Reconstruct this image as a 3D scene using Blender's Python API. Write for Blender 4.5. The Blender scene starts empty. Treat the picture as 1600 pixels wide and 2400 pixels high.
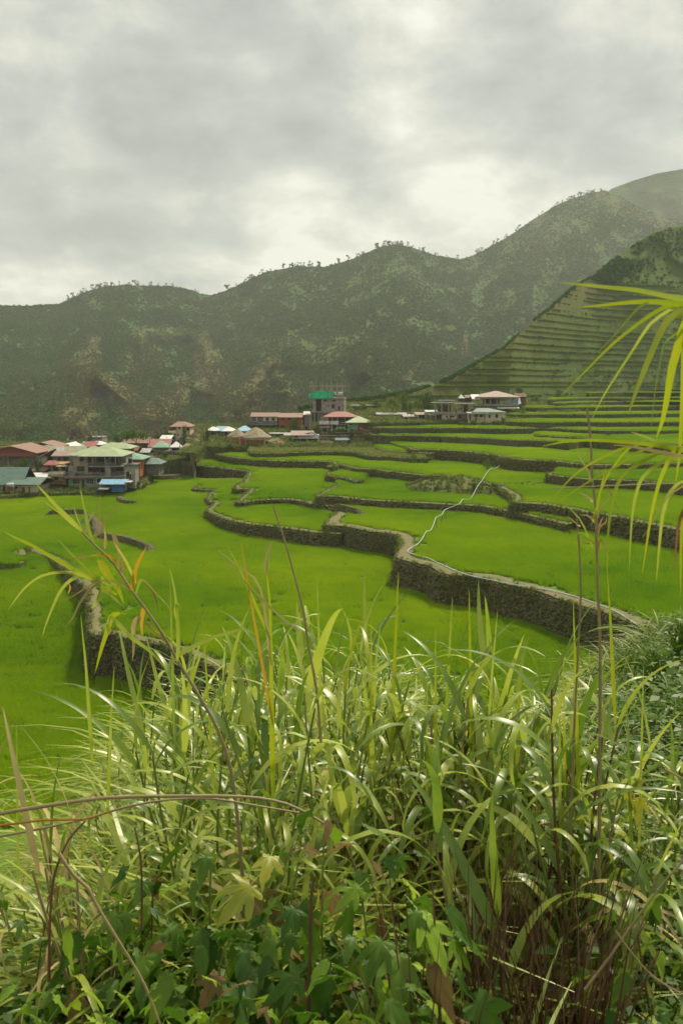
import bpy, bmesh, math, random
import numpy as np
from mathutils import Vector, Matrix, Euler

sc = bpy.context.scene
COL = sc.collection
EYE_Z = 60.0
F = 2333.3
PITCH = math.radians(7.206)
# ------------------------------------------------------------------ camera
cam_d = bpy.data.cameras.new("camera")
cam = bpy.data.objects.new("camera", cam_d)
COL.objects.link(cam)
cam.location = (0, 0, EYE_Z)
cam.rotation_euler = (math.pi / 2 - PITCH, 0, 0)
cam_d.sensor_fit = 'VERTICAL'
cam_d.sensor_height = 36
cam_d.lens = 35
cam_d.clip_start = 0.1
cam_d.clip_end = 20000
cam_d.dof.use_dof = True
cam_d.dof.focus_distance = 22.0
cam_d.dof.aperture_fstop = 14.0
sc.camera = cam
# ------------------------------------------------------------------ sky
SUN = Vector((0.36, 0.72, 0.95)).normalized()
w = bpy.data.worlds.new("World"); sc.world = w; w.use_nodes = True
nt = w.node_tree; N = nt.nodes; L = nt.links; N.clear()
def nn(t, **k):
    n = N.new(t)
    for a, b in k.items(): setattr(n, a, b)
    return n
out = nn('ShaderNodeOutputWorld'); bg = nn('ShaderNodeBackground')
bg.inputs['Strength'].default_value = 0.1
L.new(bg.outputs[0], out.inputs[0])
sky = nn('ShaderNodeTexSky', sky_type='NISHITA'); sky.sun_disc = False
sky.sun_elevation = math.asin(SUN.z); sky.sun_rotation = math.atan2(SUN.x, SUN.y)
geo = nn('ShaderNodeTexCoord')
sep = nn('ShaderNodeSeparateXYZ'); L.new(geo.outputs['Generated'], sep.inputs[0])
def mth(op, a, b=None, c=None):
    n = nn('ShaderNodeMath', operation=op)
    for i, v in enumerate((a, b, c)):
        if v is None: continue
        if isinstance(v, (int, float)): n.inputs[i].default_value = v
        else: L.new(v, n.inputs[i])
    return n.outputs[0]
zc = mth('ADD', mth('MAXIMUM', sep.outputs[2], 0.0), 0.42)
px_ = mth('DIVIDE', sep.outputs[0], zc); py_ = mth('DIVIDE', sep.outputs[1], zc)
cmb = nn('ShaderNodeCombineXYZ'); L.new(px_, cmb.inputs[0]); L.new(py_, cmb.inputs[1])
def noise(scale, detail, rough, off, dist=0.0):
    mp = nn('ShaderNodeMapping'); mp.inputs['Location'].default_value = off
    L.new(cmb.outputs[0], mp.inputs[0])
    n = nn('ShaderNodeTexNoise'); n.inputs['Scale'].default_value = scale
    n.inputs['Detail'].default_value = detail; n.inputs['Roughness'].default_value = rough
    n.inputs['Distortion'].default_value = dist
    L.new(mp.outputs[0], n.inputs['Vector'])
    return n.outputs[0]
n1 = noise(2.3, 10, 0.55, (3.1, 1.7, 0), 0.15)
n2 = noise(5.6, 9, 0.58, (0.4, 5.2, 2), 0.2)
n3 = noise(0.55, 3, 0.5, (7.3, 2.2, 5), 0.0)
# banks of cloud: broad breaks in the overcast and heavier masses between them
def lobe(px, py, rad, amp):
    xx = (px - 800) / F; yv = (1200 - py) / F
    d = Vector((xx, math.cos(PITCH) + yv * math.sin(PITCH), -math.sin(PITCH) + yv * math.cos(PITCH))).normalized()
    vm = nn('ShaderNodeVectorMath', operation='DISTANCE'); L.new(geo.outputs['Generated'], vm.inputs[0])
    vm.inputs[1].default_value = d
    q = mth('DIVIDE', vm.outputs['Value'], rad)
    e = mth('POWER', 2.718, mth('MULTIPLY', mth('MULTIPLY', q, q), -1.0))
    return mth('MULTIPLY', e, amp)
s = mth('ADD', mth('MULTIPLY', n1, 0.50), mth('MULTIPLY', n2, 0.62))
s = mth('ADD', s, mth('MULTIPLY', noise(12.0, 8, 0.6, (2.2, 8.1, 4), 0.1), 0.20))
s = mth('ADD', s, -0.165)
s = mth('ADD', s, mth('MULTIPLY', n3, 0.12))
for a in ((860, 340, .05, .07), (860, 30, .13, -.11), (1040, 460, .08, .12), (640, 600, .07, .15), (60, 620, .08, .06), (960, 100, .07, .10), (560, 215, .05, .08),
          (60, 60, .13, .07), (700, 450, .07, .04),
          (250, 300, .15, -.10), (120, 490, .09, -.09), (480, 420, .10, -.10), (700, 190, .09, -.07), (1250, 250, .12, -.05), (430, 640, .07, -.05), (880, 470, .035, -.12), (1100, 220, .07, -.07)):
    s = mth('ADD', s, lobe(*a))
cr = nn('ShaderNodeValToRGB'); L.new(s, cr.inputs[0])
e = cr.color_ramp.elements
e[0].position = 0.33; e[0].color = (2.7, 2.85, 2.7, 1)
e[1].position = 0.655; e[1].color = (7.6, 7.5, 6.5, 1)
k = e.new(0.465); k.color = (3.9, 4.1, 3.8, 1)
k = e.new(0.56); k.color = (5.5, 5.5, 4.75, 1)
mix = nn('ShaderNodeMix', data_type='RGBA'); mix.inputs[0].default_value = 0.93
L.new(sky.outputs[0], mix.inputs[6]); L.new(cr.outputs[0], mix.inputs[7])
L.new(mix.outputs[2], bg.inputs[0])
# ------------------------------------------------------------------ sun, exposure
sl = bpy.data.lights.new("sun", 'SUN'); sl.energy = 3.9; sl.angle = math.radians(6); sl.color = (1.0, 0.89, 0.70)
so = bpy.data.objects.new("sun", sl); COL.objects.link(so)
so.rotation_euler = (-SUN).to_track_quat('-Z', 'Y').to_euler()
sc.view_settings.view_transform = 'Standard'; sc.view_settings.look = 'None'
sc.view_settings.gamma = 1.0; sc.view_settings.use_curve_mapping = False
sc.view_settings.exposure = 0.42
sc.cycles.volume_bounces = 0; sc.cycles.max_bounces = 4; sc.cycles.diffuse_bounces = 2; sc.cycles.glossy_bounces = 2; sc.cycles.adaptive_threshold = 0.03; sc.cycles.transparent_max_bounces = 6
sc.cycles.volume_step_rate = 10

# ------------------------------------------------------------------ helpers
rng = np.random.default_rng(7); random.seed(7)
cp, sp = math.cos(PITCH), math.sin(PITCH)
def ray(px, py):
    xx = (px - 800) / F; yv = (1200 - py) / F
    return np.array([xx, cp + yv * sp, -sp + yv * cp])
def hfun(H, Y): return H if np.isscalar(H) else float(np.interp(Y, H[0], H[1]))
def P(px, py, H):
    """point seen at a picture position on a surface H metres below the eye"""
    r = ray(px, py); t = 100.0
    for i in range(30): t = t * 0.3 + 0.7 * hfun(H, t * r[1]) / -r[2]
    p = r * t; return np.array([p[0], p[1], EYE_Z - hfun(H, p[1])])
def At(px, py, Y):
    r = ray(px, py); t = Y / r[1]; p = r * t
    return np.array([p[0], p[1], p[2] + EYE_Z])
def hash2(ix, iy, seed):
    h = (ix.astype(np.int64) * 374761393 + iy.astype(np.int64) * 668265263 + seed * 974634777) & 0xffffffff
    h = ((h ^ (h >> 13)) * 1274126177) & 0xffffffff
    return ((h ^ (h >> 16)) & 0xffff) / 65535.0
def vnoise(x, y, seed=0):
    x = np.asarray(x, float); y = np.asarray(y, float)
    ix = np.floor(x); iy = np.floor(y); fx = x - ix; fy = y - iy
    fx = fx * fx * (3 - 2 * fx); fy = fy * fy * (3 - 2 * fy)
    a = hash2(ix, iy, seed); b = hash2(ix + 1, iy, seed); c = hash2(ix, iy + 1, seed); d = hash2(ix + 1, iy + 1, seed)
    return (a * (1 - fx) + b * fx) * (1 - fy) + (c * (1 - fx) + d * fx) * fy
def fbm(x, y, oct=4, seed=0, g=0.5):
    s = 0; a = 1; t = 0
    for i in range(oct):
        s = s + a * vnoise(x * 2 ** i + i * 17.3, y * 2 ** i - i * 9.1, seed + i); t += a; a *= g
    return s / t
def ridged(x, y, oct=4, seed=0):
    s = 0; a = 1; t = 0
    for i in range(oct):
        n = 1 - abs(2 * vnoise(x * 2 ** i + i * 5.7, y * 2 ** i + i * 3.3, seed + i) - 1)
        s = s + a * n * n; t += a; a *= .5
    return s / t
def tag(o, label=None, cat=None, group=None, kind=None):
    if label: o['label'] = label
    if cat: o['category'] = cat
    if group: o['group'] = group
    if kind: o['kind'] = kind
    return o
def newmesh(name, V, Fc, m=None, smooth=False, attrs=None):
    me = bpy.data.meshes.new(name)
    if isinstance(Fc, np.ndarray):
        V = np.asarray(V, np.float32); k = Fc.shape[1]; n = len(Fc)
        me.vertices.add(len(V)); me.vertices.foreach_set('co', V.ravel())
        me.loops.add(n * k); me.loops.foreach_set('vertex_index', Fc.astype(np.int32).ravel())
        me.polygons.add(n); me.polygons.foreach_set('loop_start', np.arange(0, n * k, k, dtype=np.int32))
        me.polygons.foreach_set('loop_total', np.full(n, k, np.int32))
        me.update(calc_edges=True)
    else:
        me.from_pydata([tuple(map(float, v)) for v in V], [], [tuple(map(int, f)) for f in Fc]); me.update()
    if smooth: me.polygons.foreach_set('use_smooth', np.ones(len(me.polygons), bool))
    if attrs:
        for k, v in attrs.items():
            a = me.attributes.new(k, 'FLOAT', 'POINT'); a.data.foreach_set('value', np.asarray(v, np.float32))
    if m:
        for mm in (m if isinstance(m, (list, tuple)) else [m]): me.materials.append(mm)
    return me
def ob(name, me, parent=None, loc=None, rot=None, scale=None):
    o = bpy.data.objects.new(name, me); COL.objects.link(o)
    if parent: o.parent = parent
    if loc is not None: o.location = loc
    if rot is not None: o.rotation_euler = rot
    if scale is not None: o.scale = scale if hasattr(scale, '__len__') else (scale,) * 3
    return o
def empty(name, loc, rot=(0, 0, 0), **k):
    o = ob(name, None, loc=loc, rot=rot); o.empty_display_size = .3; return tag(o, **k)
def grid_faces(nr, nc, flip=False):
    a = (np.arange(nr - 1)[:, None] * nc + np.arange(nc - 1)[None, :]).ravel()
    f = np.stack([a, a + 1, a + nc + 1, a + nc], 1)
    return f[:, ::-1].copy() if flip else f
# ------------------------------------------------------------------ materials
def mat(name, c1, c2=None, c3=None, scale=1.0, rough=0.8, bump=0.0, bscale=20, translucent=0.0, tcol=None, rnd=0.0, spec=0.3, detail=5, coord='pos', attr=None, acol=None, wave=None, lo=.35, hi=.65, metallic=0, bdist=0.05, aniso=None, atype='GEOMETRY'):
    m = bpy.data.materials.new(name); m.use_nodes = True
    t = m.node_tree; n = t.nodes; l = t.links; n.clear()
    o = n.new('ShaderNodeOutputMaterial'); b = n.new('ShaderNodeBsdfPrincipled')
    b.inputs['Roughness'].default_value = rough; b.inputs['Specular IOR Level'].default_value = spec; b.inputs['Metallic'].default_value = metallic
    if coord == 'pos': g = n.new('ShaderNodeNewGeometry').outputs['Position']
    else: g = n.new('ShaderNodeTexCoord').outputs['Object']
    def mixc(f, a, bb):
        x = n.new('ShaderNodeMix'); x.data_type = 'RGBA'
        if isinstance(f, float): x.inputs[0].default_value = f
        else: l.new(f, x.inputs[0])
        for i, v in ((6, a), (7, bb)):
            if isinstance(v, tuple): x.inputs[i].default_value = v + (1,) if len(v) == 3 else v
            else: l.new(v, x.inputs[i])
        return x.outputs[2]
    def nz(s, d=detail, r=.6):
        x = n.new('ShaderNodeTexNoise'); x.inputs['Scale'].default_value = s; x.inputs['Detail'].default_value = d; x.inputs['Roughness'].default_value = r
        if aniso:
            mp = n.new('ShaderNodeMapping'); mp.inputs['Scale'].default_value = aniso; l.new(g, mp.inputs[0]); l.new(mp.outputs[0], x.inputs['Vector'])
        else: l.new(g, x.inputs['Vector'])
        return x.outputs[0]
    def rampf(v, a, bb):
        x = n.new('ShaderNodeMapRange'); x.inputs['From Min'].default_value = a; x.inputs['From Max'].default_value = bb; l.new(v, x.inputs[0]); return x.outputs[0]
    col = c1
    if c2: col = mixc(rampf(nz(scale), lo, hi), c1, c2)
    if c3: col = mixc(rampf(nz(scale * 4.7), .45, .72), col, c3)
    if attr:
        a = n.new('ShaderNodeAttribute'); a.attribute_name = attr; a.attribute_type = atype
        col = mixc(a.outputs['Fac'], col, acol)
    if rnd:
        oi = n.new('ShaderNodeObjectInfo'); hs = n.new('ShaderNodeHueSaturation')
        v = n.new('ShaderNodeMapRange'); l.new(oi.outputs['Random'], v.inputs[0]); v.inputs['To Min'].default_value = 1 - rnd; v.inputs['To Max'].default_value = 1 + rnd
        h = n.new('ShaderNodeMapRange'); l.new(oi.outputs['Random'], h.inputs[0]); h.inputs['To Min'].default_value = .5 + rnd * .05; h.inputs['To Max'].default_value = .5 - rnd * .05
        l.new(v.outputs[0], hs.inputs['Value']); l.new(h.outputs[0], hs.inputs['Hue'])
        if isinstance(col, tuple): hs.inputs['Color'].default_value = col + (1,)
        else: l.new(col, hs.inputs['Color'])
        col = hs.outputs[0]
    if isinstance(col, tuple): b.inputs['Base Color'].default_value = col + (1,)
    else: l.new(col, b.inputs['Base Color'])
    if bump:
        bp = n.new('ShaderNodeBump'); bp.inputs['Strength'].default_value = bump; bp.inputs['Distance'].default_value = bdist
        if wave:
            wv = n.new('ShaderNodeTexWave'); wv.bands_direction = wave[0]; wv.inputs['Scale'].default_value = wave[1]
            tc = n.new('ShaderNodeTexCoord'); l.new(tc.outputs['Object'], wv.inputs['Vector']); l.new(wv.outputs['Fac'], bp.inputs['Height'])
        else: l.new(nz(bscale, 3), bp.inputs['Height'])
        l.new(bp.outputs[0], b.inputs['Normal'])
    res = b.outputs[0]
    if translucent:
        tr = n.new('ShaderNodeBsdfTranslucent'); mx = n.new('ShaderNodeMixShader'); mx.inputs[0].default_value = translucent
        if tcol is not None: tr.inputs[0].default_value = tcol + (1,)
        elif isinstance(col, tuple): tr.inputs[0].default_value = col + (1,)
        else: l.new(col, tr.inputs[0])
        l.new(res, mx.inputs[1]); l.new(tr.outputs[0], mx.inputs[2]); res = mx.outputs[0]
    l.new(res, o.inputs[0]); return m
M = {}
M['rice'] = mat('rice', (.145, .31, .004), (.35, .49, .004), (.24, .41, .003), scale=.032, rough=.55, translucent=.45, spec=.2, lo=.36, hi=.64)
M['paddy'] = mat('paddy', (.07, .15, .004), (.09, .17, .005), scale=.3, rough=.9)
M['bank'] = mat('bank', (.10, .14, .022), (.18, .17, .06), (.05, .08, .012), scale=.5, rough=.95, bump=.6, bscale=6)
M['path'] = mat('path', (.17, .14, .07), (.10, .13, .025), (.20, .165, .10), scale=.7, rough=.95, bump=.4, bscale=9)
M['wall_face'] = mat('wall_face', (.075, .068, .038), (.075, .10, .02), (.13, .115, .07), scale=.45, rough=.95, bump=1, bscale=5, bdist=.15)
M['stone'] = mat('stone', (.145, .115, .062), (.08, .10, .022), (.23, .19, .12), scale=.9, rough=.92, bump=.5, bscale=14, rnd=.0)
M['weed'] = mat('weed', (.11, .17, .022), (.19, .20, .045), (.08, .13, .016), scale=.5, rough=.7, translucent=.3)
M['drygrass'] = mat('drygrass', (.30, .29, .10), (.17, .22, .04), (.34, .30, .16), scale=.6, rough=.75, translucent=.35)
M['grass'] = mat('grass', (.12, .22, .02), (.20, .27, .03), scale=.5, rough=.55, translucent=.4)
M['dirt'] = mat('dirt', (.13, .115, .06), (.07, .10, .025), (.18, .16, .10), scale=.25, rough=.95, bump=.5, bscale=3)
# ------------------------------------------------------------------ scattered instances (stuff)
SRC = bpy.data.collections.new('sources')
def source(kind, meshes):
    c = bpy.data.collections.new('source_' + kind)
    for i, me in enumerate(meshes):
        o = bpy.data.objects.new('%s_%02d' % (kind, i), me); c.objects.link(o)
    return c
def scatter(name, pts, rotz, scl, idx, coll, label=None, tilt=None, parent=None, cat=None, dry=None):
    me = newmesh(name, np.asarray(pts), np.zeros((0, 3), int), attrs={'dry': dry} if dry is not None else None)
    n = len(pts)
    r = np.zeros((n, 3), np.float32); r[:, 2] = rotz
    if tilt is not None: r[:, 0] = tilt[:, 0]; r[:, 1] = tilt[:, 1]
    a = me.attributes.new('rot', 'FLOAT_VECTOR', 'POINT'); a.data.foreach_set('vector', r.ravel())
    a = me.attributes.new('scl', 'FLOAT', 'POINT'); a.data.foreach_set('value', np.asarray(scl, np.float32))
    a = me.attributes.new('idx', 'INT', 'POINT'); a.data.foreach_set('value', np.asarray(idx, np.int32))
    o = ob(name, me, parent)
    g = bpy.data.node_groups.get('gn_' + coll.name)
    if not g:
        g = bpy.data.node_groups.new('gn_' + coll.name, 'GeometryNodeTree')
        g.interface.new_socket('Geometry', in_out='INPUT', socket_type='NodeSocketGeometry')
        g.interface.new_socket('Geometry', in_out='OUTPUT', socket_type='NodeSocketGeometry')
        gi = g.nodes.new('NodeGroupInput'); go = g.nodes.new('NodeGroupOutput')
        ip = g.nodes.new('GeometryNodeInstanceOnPoints'); ci = g.nodes.new('GeometryNodeCollectionInfo')
        ci.inputs['Collection'].default_value = coll; ci.inputs['Separate Children'].default_value = True; ci.inputs['Reset Children'].default_value = True
        ip.inputs['Pick Instance'].default_value = True
        g.links.new(gi.outputs[0], ip.inputs['Points']); g.links.new(ci.outputs[0], ip.inputs['Instance'])
        for nm, ty, so_ in (('rot', 'FLOAT_VECTOR', 'Rotation'), ('scl', 'FLOAT', 'Scale'), ('idx', 'INT', 'Instance Index')):
            na = g.nodes.new('GeometryNodeInputNamedAttribute'); na.data_type = ty; na.inputs['Name'].default_value = nm
            so2 = [x for x in na.outputs if x.enabled][0]
            g.links.new(so2, ip.inputs[so_])
        g.links.new(ip.outputs[0], go.inputs[0])
    md = o.modifiers.new('scatter', 'NODES'); md.node_group = g
    tag(o, label=label, kind='stuff', cat=cat)
    return o
def blades(n, rad, h0, h1, w, lean, seg=2, seed=0, droop=.3):
    """a tuft: n bent blades, as one mesh (numpy quads)"""
    r = np.random.default_rng(seed)
    V = []; Fq = []
    for i in range(n):
        a = r.uniform(0, 2 * math.pi); q = rad * math.sqrt(r.uniform())
        b = np.array([q * math.cos(a), q * math.sin(a), 0])
        az = r.uniform(0, 2 * math.pi); d = np.array([math.cos(az), math.sin(az), 0]); s = np.array([-d[1], d[0], 0])
        h = r.uniform(h0, h1); ln = lean * r.uniform(.2, 1); ww = w * r.uniform(.7, 1.2)
        k0 = len(V)
        for j in range(seg + 1):
            t = j / seg
            c = b + d * (h * ln * t ** 1.6) + np.array([0, 0, h * (t - droop * ln * t ** 2.5)])
            hw = ww * .5 * (1 - t ** 2 * .92)
            V += [c - s * hw, c + s * hw]
        for j in range(seg): Fq.append([k0 + 2 * j, k0 + 2 * j + 1, k0 + 2 * j + 3, k0 + 2 * j + 2])
    return np.array(V), np.array(Fq)
def leafclump(n, rad, size, seed, flat=.8, base=0):
    """a loose ball of small leaves (quads folded)"""
    r = np.random.default_rng(seed); V = []; Fq = []
    for i in range(n):
        d = r.normal(size=3); d /= np.linalg.norm(d); q = rad * r.uniform(.35, 1) ** .6
        c = d * q * np.array([1, 1, flat]) + np.array([0, 0, base])
        u = r.normal(size=3); u /= np.linalg.norm(u); v = np.cross(u, d); v /= np.linalg.norm(v) + 1e-6
        s = size * r.uniform(.6, 1.3); k = len(V)
        V += [c - u * s * .9, c - v * s * .42, c + u * s * .9, c + v * s * .42]; Fq.append([k, k + 1, k + 2, k + 3])
    return np.array(V), np.array(Fq)
tufts = source('tuft', [newmesh('tuft', *blades(22, .16, .25, .6, .05, .9, 2, s_), m) for s_, m in enumerate((M['grass'], M['weed'], M['drygrass'], M['weed']))] +
               [newmesh('clump', *leafclump(46, .3, .10, 20 + s_, base=.15), m) for s_, m in enumerate((M['weed'], M['weed']))])
def ricepatch(seed, n, w, rad):
    r = np.random.default_rng(seed); Vs = []; Fs = []; k = 0
    for i in range(n):
        a = r.uniform(0, 6.283); q = rad * math.sqrt(r.uniform())
        V, Fq = blades(11, .07, .30, .52, w, .55, 2, seed * 1000 + i, .2)
        V = V + np.array([q * math.cos(a), q * math.sin(a), r.uniform(-.07, .04)])
        Vs.append(V); Fs.append(Fq + k); k += len(V)
    return np.concatenate(Vs), np.concatenate(Fs)
ricesrc = source('rice', [newmesh('rice', *ricepatch(s_, 34, .035, .75), M['rice']) for s_ in range(5)])
def inpoly(x, y, poly):
    c = np.zeros(len(x), bool); n = len(poly)
    for i in range(n):
        x0, y0 = poly[i]; x1, y1 = poly[i - 1]
        m = ((y0 > y) != (y1 > y)) & (x < (x1 - x0) * (y - y0) / ((y1 - y0) or 1e-9) + x0)
        c ^= m
    return c
def dist_line(x, y, line):
    d = np.full(len(x), 1e9)
    for (x0, y0), (x1, y1) in zip(line[:-1], line[1:]):
        dx, dy = x1 - x0, y1 - y0; q = dx * dx + dy * dy + 1e-9
        t = np.clip(((x - x0) * dx + (y - y0) * dy) / q, 0, 1)
        d = np.minimum(d, np.hypot(x - x0 - t * dx, y - y0 - t * dy))
    return d
def smooth_line(pts, step):
    """Catmull-Rom through 3D points, resampled"""
    p = np.array(pts, float)
    q = [p[0] * 2 - p[1]] + list(p) + [p[-1] * 2 - p[-2]]
    o = []
    for i in range(1, len(q) - 2):
        n = max(2, int(np.linalg.norm(q[i + 1] - q[i]) / step))
        for j in range(n):
            t = j / n; a, b, c, d = q[i - 1], q[i], q[i + 1], q[i + 2]
            o.append(.5 * ((2 * b) + (c - a) * t + (2 * a - 5 * b + 4 * c - d) * t * t + (3 * b - a - 3 * c + d) * t ** 3))
    o.append(p[-1]); return np.array(o)
from mathutils.geometry import tessellate_polygon
# ------------------------------------------------------------------ valley floor reaching the horizon
me = newmesh('valley_floor', [(-2500, -550, EYE_Z - 50), (2500, -550, EYE_Z - 50), (2500, 3300, EYE_Z - 50), (-2500, 3300, EYE_Z - 50)], [(0, 1, 2, 3)], M['dirt'])
tag(ob('valley_floor', me), kind='structure')
# ------------------------------------------------------------------ rice terraces
# name: H (depth below the eye; or (Y list, H list)), front edge in picture positions, back corners (px, Y), wall below to, path width, rice
TER = {}
def terrace(key, H, front, back, low, path=.8, rice=True, step=.8, wob=.22, wallname=True, stones=0, weeds=1.0, rough=.12, topcol='paddy', ricegap=0.0, label=None, grass=1.0):
    F3 = smooth_line([P(x, y, H) for x, y in front], step)
    d = np.gradient(F3[:, :2], axis=0); nrm = np.stack([d[:, 1], -d[:, 0]], 1); nrm /= np.linalg.norm(nrm, axis=1)[:, None] + 1e-9   # points to the viewer's side (front runs left to right)
    sarc = np.concatenate([[0], np.cumsum(np.linalg.norm(np.diff(F3[:, :2], axis=0), axis=1))])
    j = (fbm(sarc * .35, sarc * 0 + sum(map(ord, key)) % 97, 3, 5) - .5) * 2 * wob
    F3[:, :2] += nrm * j[:, None]
    for i in range(len(F3)): F3[i, 2] = EYE_Z - hfun(H, F3[i, 1])
    B = [((px - 800) / F * Y, Y, EYE_Z - hfun(H, Y)) for px, Y in back]
    poly = [tuple(p) for p in F3] + B
    TER[key] = dict(H=H, line=F3, nrm=nrm, s=sarc, poly=np.array(poly)[:, :2], low=low, path=path, rice=rice, weeds=weeds, rough=rough, stones=stones, topcol=topcol, gap=ricegap, label=label, grass=grass)
YB = ([0, 100, 112, 136, 187, 400], [22.2, 22.2, 21.9, 21.9, 20.3, 20.2])
YA = ([0, 80, 90, 128, 400], [26.6, 26.6, 25.9, 22.25, 22.1])
YE = ([0, 140, 150, 215, 400], [19.3, 19.3, 19.2, 17.7, 17.7])
terrace('A', YA, [(-900, 2350), (-300, 2200), (400, 2250), (1300, 2100), (1900, 1900)], [(2200, 125), (-900, 260)], 48, path=0)
terrace('B', YB, [(-420, 1322), (-60, 1320), (52, 1319), (60, 1291), (84, 1296), (128, 1313), (166, 1345), (204, 1377), (213, 1420), (214, 1465), (226, 1490), (261, 1487), (306, 1498), (383, 1512), (500, 1560), (640, 1640), (800, 1740), (1100, 1790), (1300, 1730), (1420, 1640), (1900, 1640)],
        [(2300, 100), (1500, 150), (800, 175), (420, 225), (-600, 250)], 27, path=.9, stones=1, step=.7)
terrace('C1', 19.85, [(503, 1180), (493, 1191), (487, 1199), (508, 1209), (533, 1219), (571, 1227), (610, 1232), (656, 1237), (699, 1243), (737, 1248), (800, 1252)], [(1000, 175), (560, 175)], 22.3, path=.9, stones=1)
terrace('C2', 18.9, [(800, 1195), (775, 1215), (764, 1231), (804, 1233), (862, 1245), (919, 1252), (941, 1268), (937, 1291), (929, 1306), (950, 1314), (1003, 1327), (1044, 1345), (1084, 1350), (1146, 1357), (1186, 1369), (1248, 1382), (1309, 1402), (1370, 1421), (1431, 1442), (1510, 1472), (1640, 1530), (1800, 1600)],
        [(2400, 90), (1700, 130), (1300, 150), (860, 175)], 22.9, path=1.5, stones=2, step=.6)
terrace('K', ([0, 170, 200, 400], [20.0, 19.9, 19.3, 19.0]), [(470, 1138), (454, 1145), (478, 1149), (503, 1148), (490, 1160), (488, 1173), (508, 1179), (560, 1181), (620, 1183)], [(640, 205), (470, 205)], 21.2, path=.5, stones=1)
terrace('E', YE, [(350, 1068), (372, 1074), (405, 1075), (439, 1088), (482, 1094), (533, 1099), (579, 1107), (576, 1122), (569, 1132), (552, 1140), (556, 1147), (585, 1147), (576, 1158), (556, 1179), (574, 1178), (610, 1173), (660, 1171), (700, 1174), (742, 1184), (830, 1190)],
        [(1000, 170), (1000, 200), (800, 235), (400, 250)], 20.6, path=.7, stones=1)
terrace('D', 17.7, [(790, 1137), (772, 1146), (752, 1156), (745, 1166), (778, 1164), (829, 1170), (893, 1175), (970, 1179), (1046, 1183), (1123, 1187), (1164, 1194), (1210, 1203), (1330, 1230)],
        [(1500, 170), (1200, 210), (800, 225)], 20.2, path=.8, stones=1)
terrace('F', 17.0, [(785, 1103), (768, 1111), (768, 1116), (791, 1119), (817, 1124), (834, 1129), (850, 1128)], [(860, 205), (800, 215)], 18.3, path=.6)
terrace('G2', 16.35, [(1120, 1128), (1160, 1138), (1182, 1152), (1205, 1166), (1203, 1179), (1259, 1182), (1323, 1192), (1371, 1201), (1451, 1214), (1499, 1225), (1600, 1244), (1750, 1275), (1950, 1310)],
        [(2100, 130), (1900, 190), (1300, 200), (1150, 205)], 19.4, path=1.0, stones=1, weeds=1.3)
terrace('G1', 16.1, [(520, 1060), (514, 1067), (559, 1075), (635, 1081), (712, 1082), (776, 1084), (778, 1096), (792, 1090), (829, 1098), (868, 1101), (919, 1107), (970, 1113), (1005, 1117), (1028, 1115), (1072, 1121), (1123, 1129), (1154, 1137), (1278, 1135), (1320, 1140)],
        [(1500, 185), (1500, 215), (560, 250)], 18.4, path=.9, stones=1, weeds=1.3)
terrace('Q', 14.7, [(1300, 1107), (1280, 1113), (1323, 1119), (1387, 1125), (1467, 1127), (1520, 1130), (1600, 1140), (1700, 1150), (1800, 1160)], [(1900, 190), (1900, 215), (1350, 205)], 17, path=.7)
terrace('Mt', 15.0, [(588, 1050), (586, 1060), (600, 1063), (635, 1064), (712, 1061), (780, 1060), (829, 1062), (868, 1070), (919, 1072), (952, 1075), (1000, 1077)], [(1000, 235), (1000, 255), (560, 262)], 16.6, path=1.3, rice=False, weeds=2.0, topcol='bank')
terrace('M2', 14.35, [(876, 1049), (900, 1056), (930, 1059), (976, 1062), (1010, 1064)], [(1010, 240), (900, 255)], 15.5, path=.7)
terrace('N', 13.7, [(946, 1047), (966, 1055), (985, 1054), (1033, 1056), (1097, 1060), (1164, 1069), (1205, 1077), (1291, 1082), (1349, 1088), (1387, 1091), (1492, 1090), (1600, 1086), (1750, 1084)],
        [(1850, 215), (1850, 245), (900, 255)], 16.6, path=1.0, stones=1, weeds=1.2)
terrace('R', 12.0, [(858, 1017), (890, 1021), (960, 1022), (1036, 1024), (1100, 1027), (1132, 1028), (1196, 1032), (1262, 1034), (1330, 1040)], [(1500, 255), (860, 265)], 14.2, path=.5)
terrace('R2', 11.4, [(1254, 1021), (1266, 1022), (1323, 1025), (1400, 1030), (1480, 1036), (1600, 1044), (1750, 1052)], [(1850, 215), (1850, 262), (1260, 262)], 14.2, path=.5)
terrace('S', 10.4, [(868, 996), (884, 1003), (960, 1004), (1100, 1004), (1170, 1006), (1230, 1005), (1295, 1005), (1380, 1010), (1480, 1011), (1498, 1012)], [(1700, 240), (1700, 268), (880, 275)], 12.4, path=.4)
terrace('S2', 9.9, [(1497, 990), (1508, 992), (1560, 992), (1700, 992)], [(1800, 245), (1800, 268), (1500, 270)], 12.4, path=.4)
terrace('T', 9.0, [(1180, 985), (1196, 989), (1279, 991), (1360, 990), (1440, 991), (1600, 990), (1750, 990)], [(1850, 275), (1850, 285), (1150, 285)], 11, path=.4)
terrace('U', 7.7, [(1188, 968), (1196, 972), (1280, 972), (1400, 972), (1500, 971), (1600, 970), (1800, 968)], [(1850, 275), (1850, 298), (1180, 298)], 9.5, path=.4)
terrace('V', 6.3, [(1225, 955), (1240, 957), (1330, 956), (1430, 955), (1600, 952), (1800, 949)], [(1900, 285), (1900, 315), (1220, 315)], 8, path=.4)
terrace('W', 5.3, [(1302, 947), (1380, 944), (1480, 942), (1600, 939), (1800, 935)], [(1900, 300), (1900, 335), (1290, 335)], 6.8, path=.4)
terrace('X', 4.3, [(1285, 938), (1380, 934.5), (1480, 934), (1600, 932), (1800, 928)], [(1900, 330), (1900, 360), (1290, 360)], 5.8, path=.4)
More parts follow.
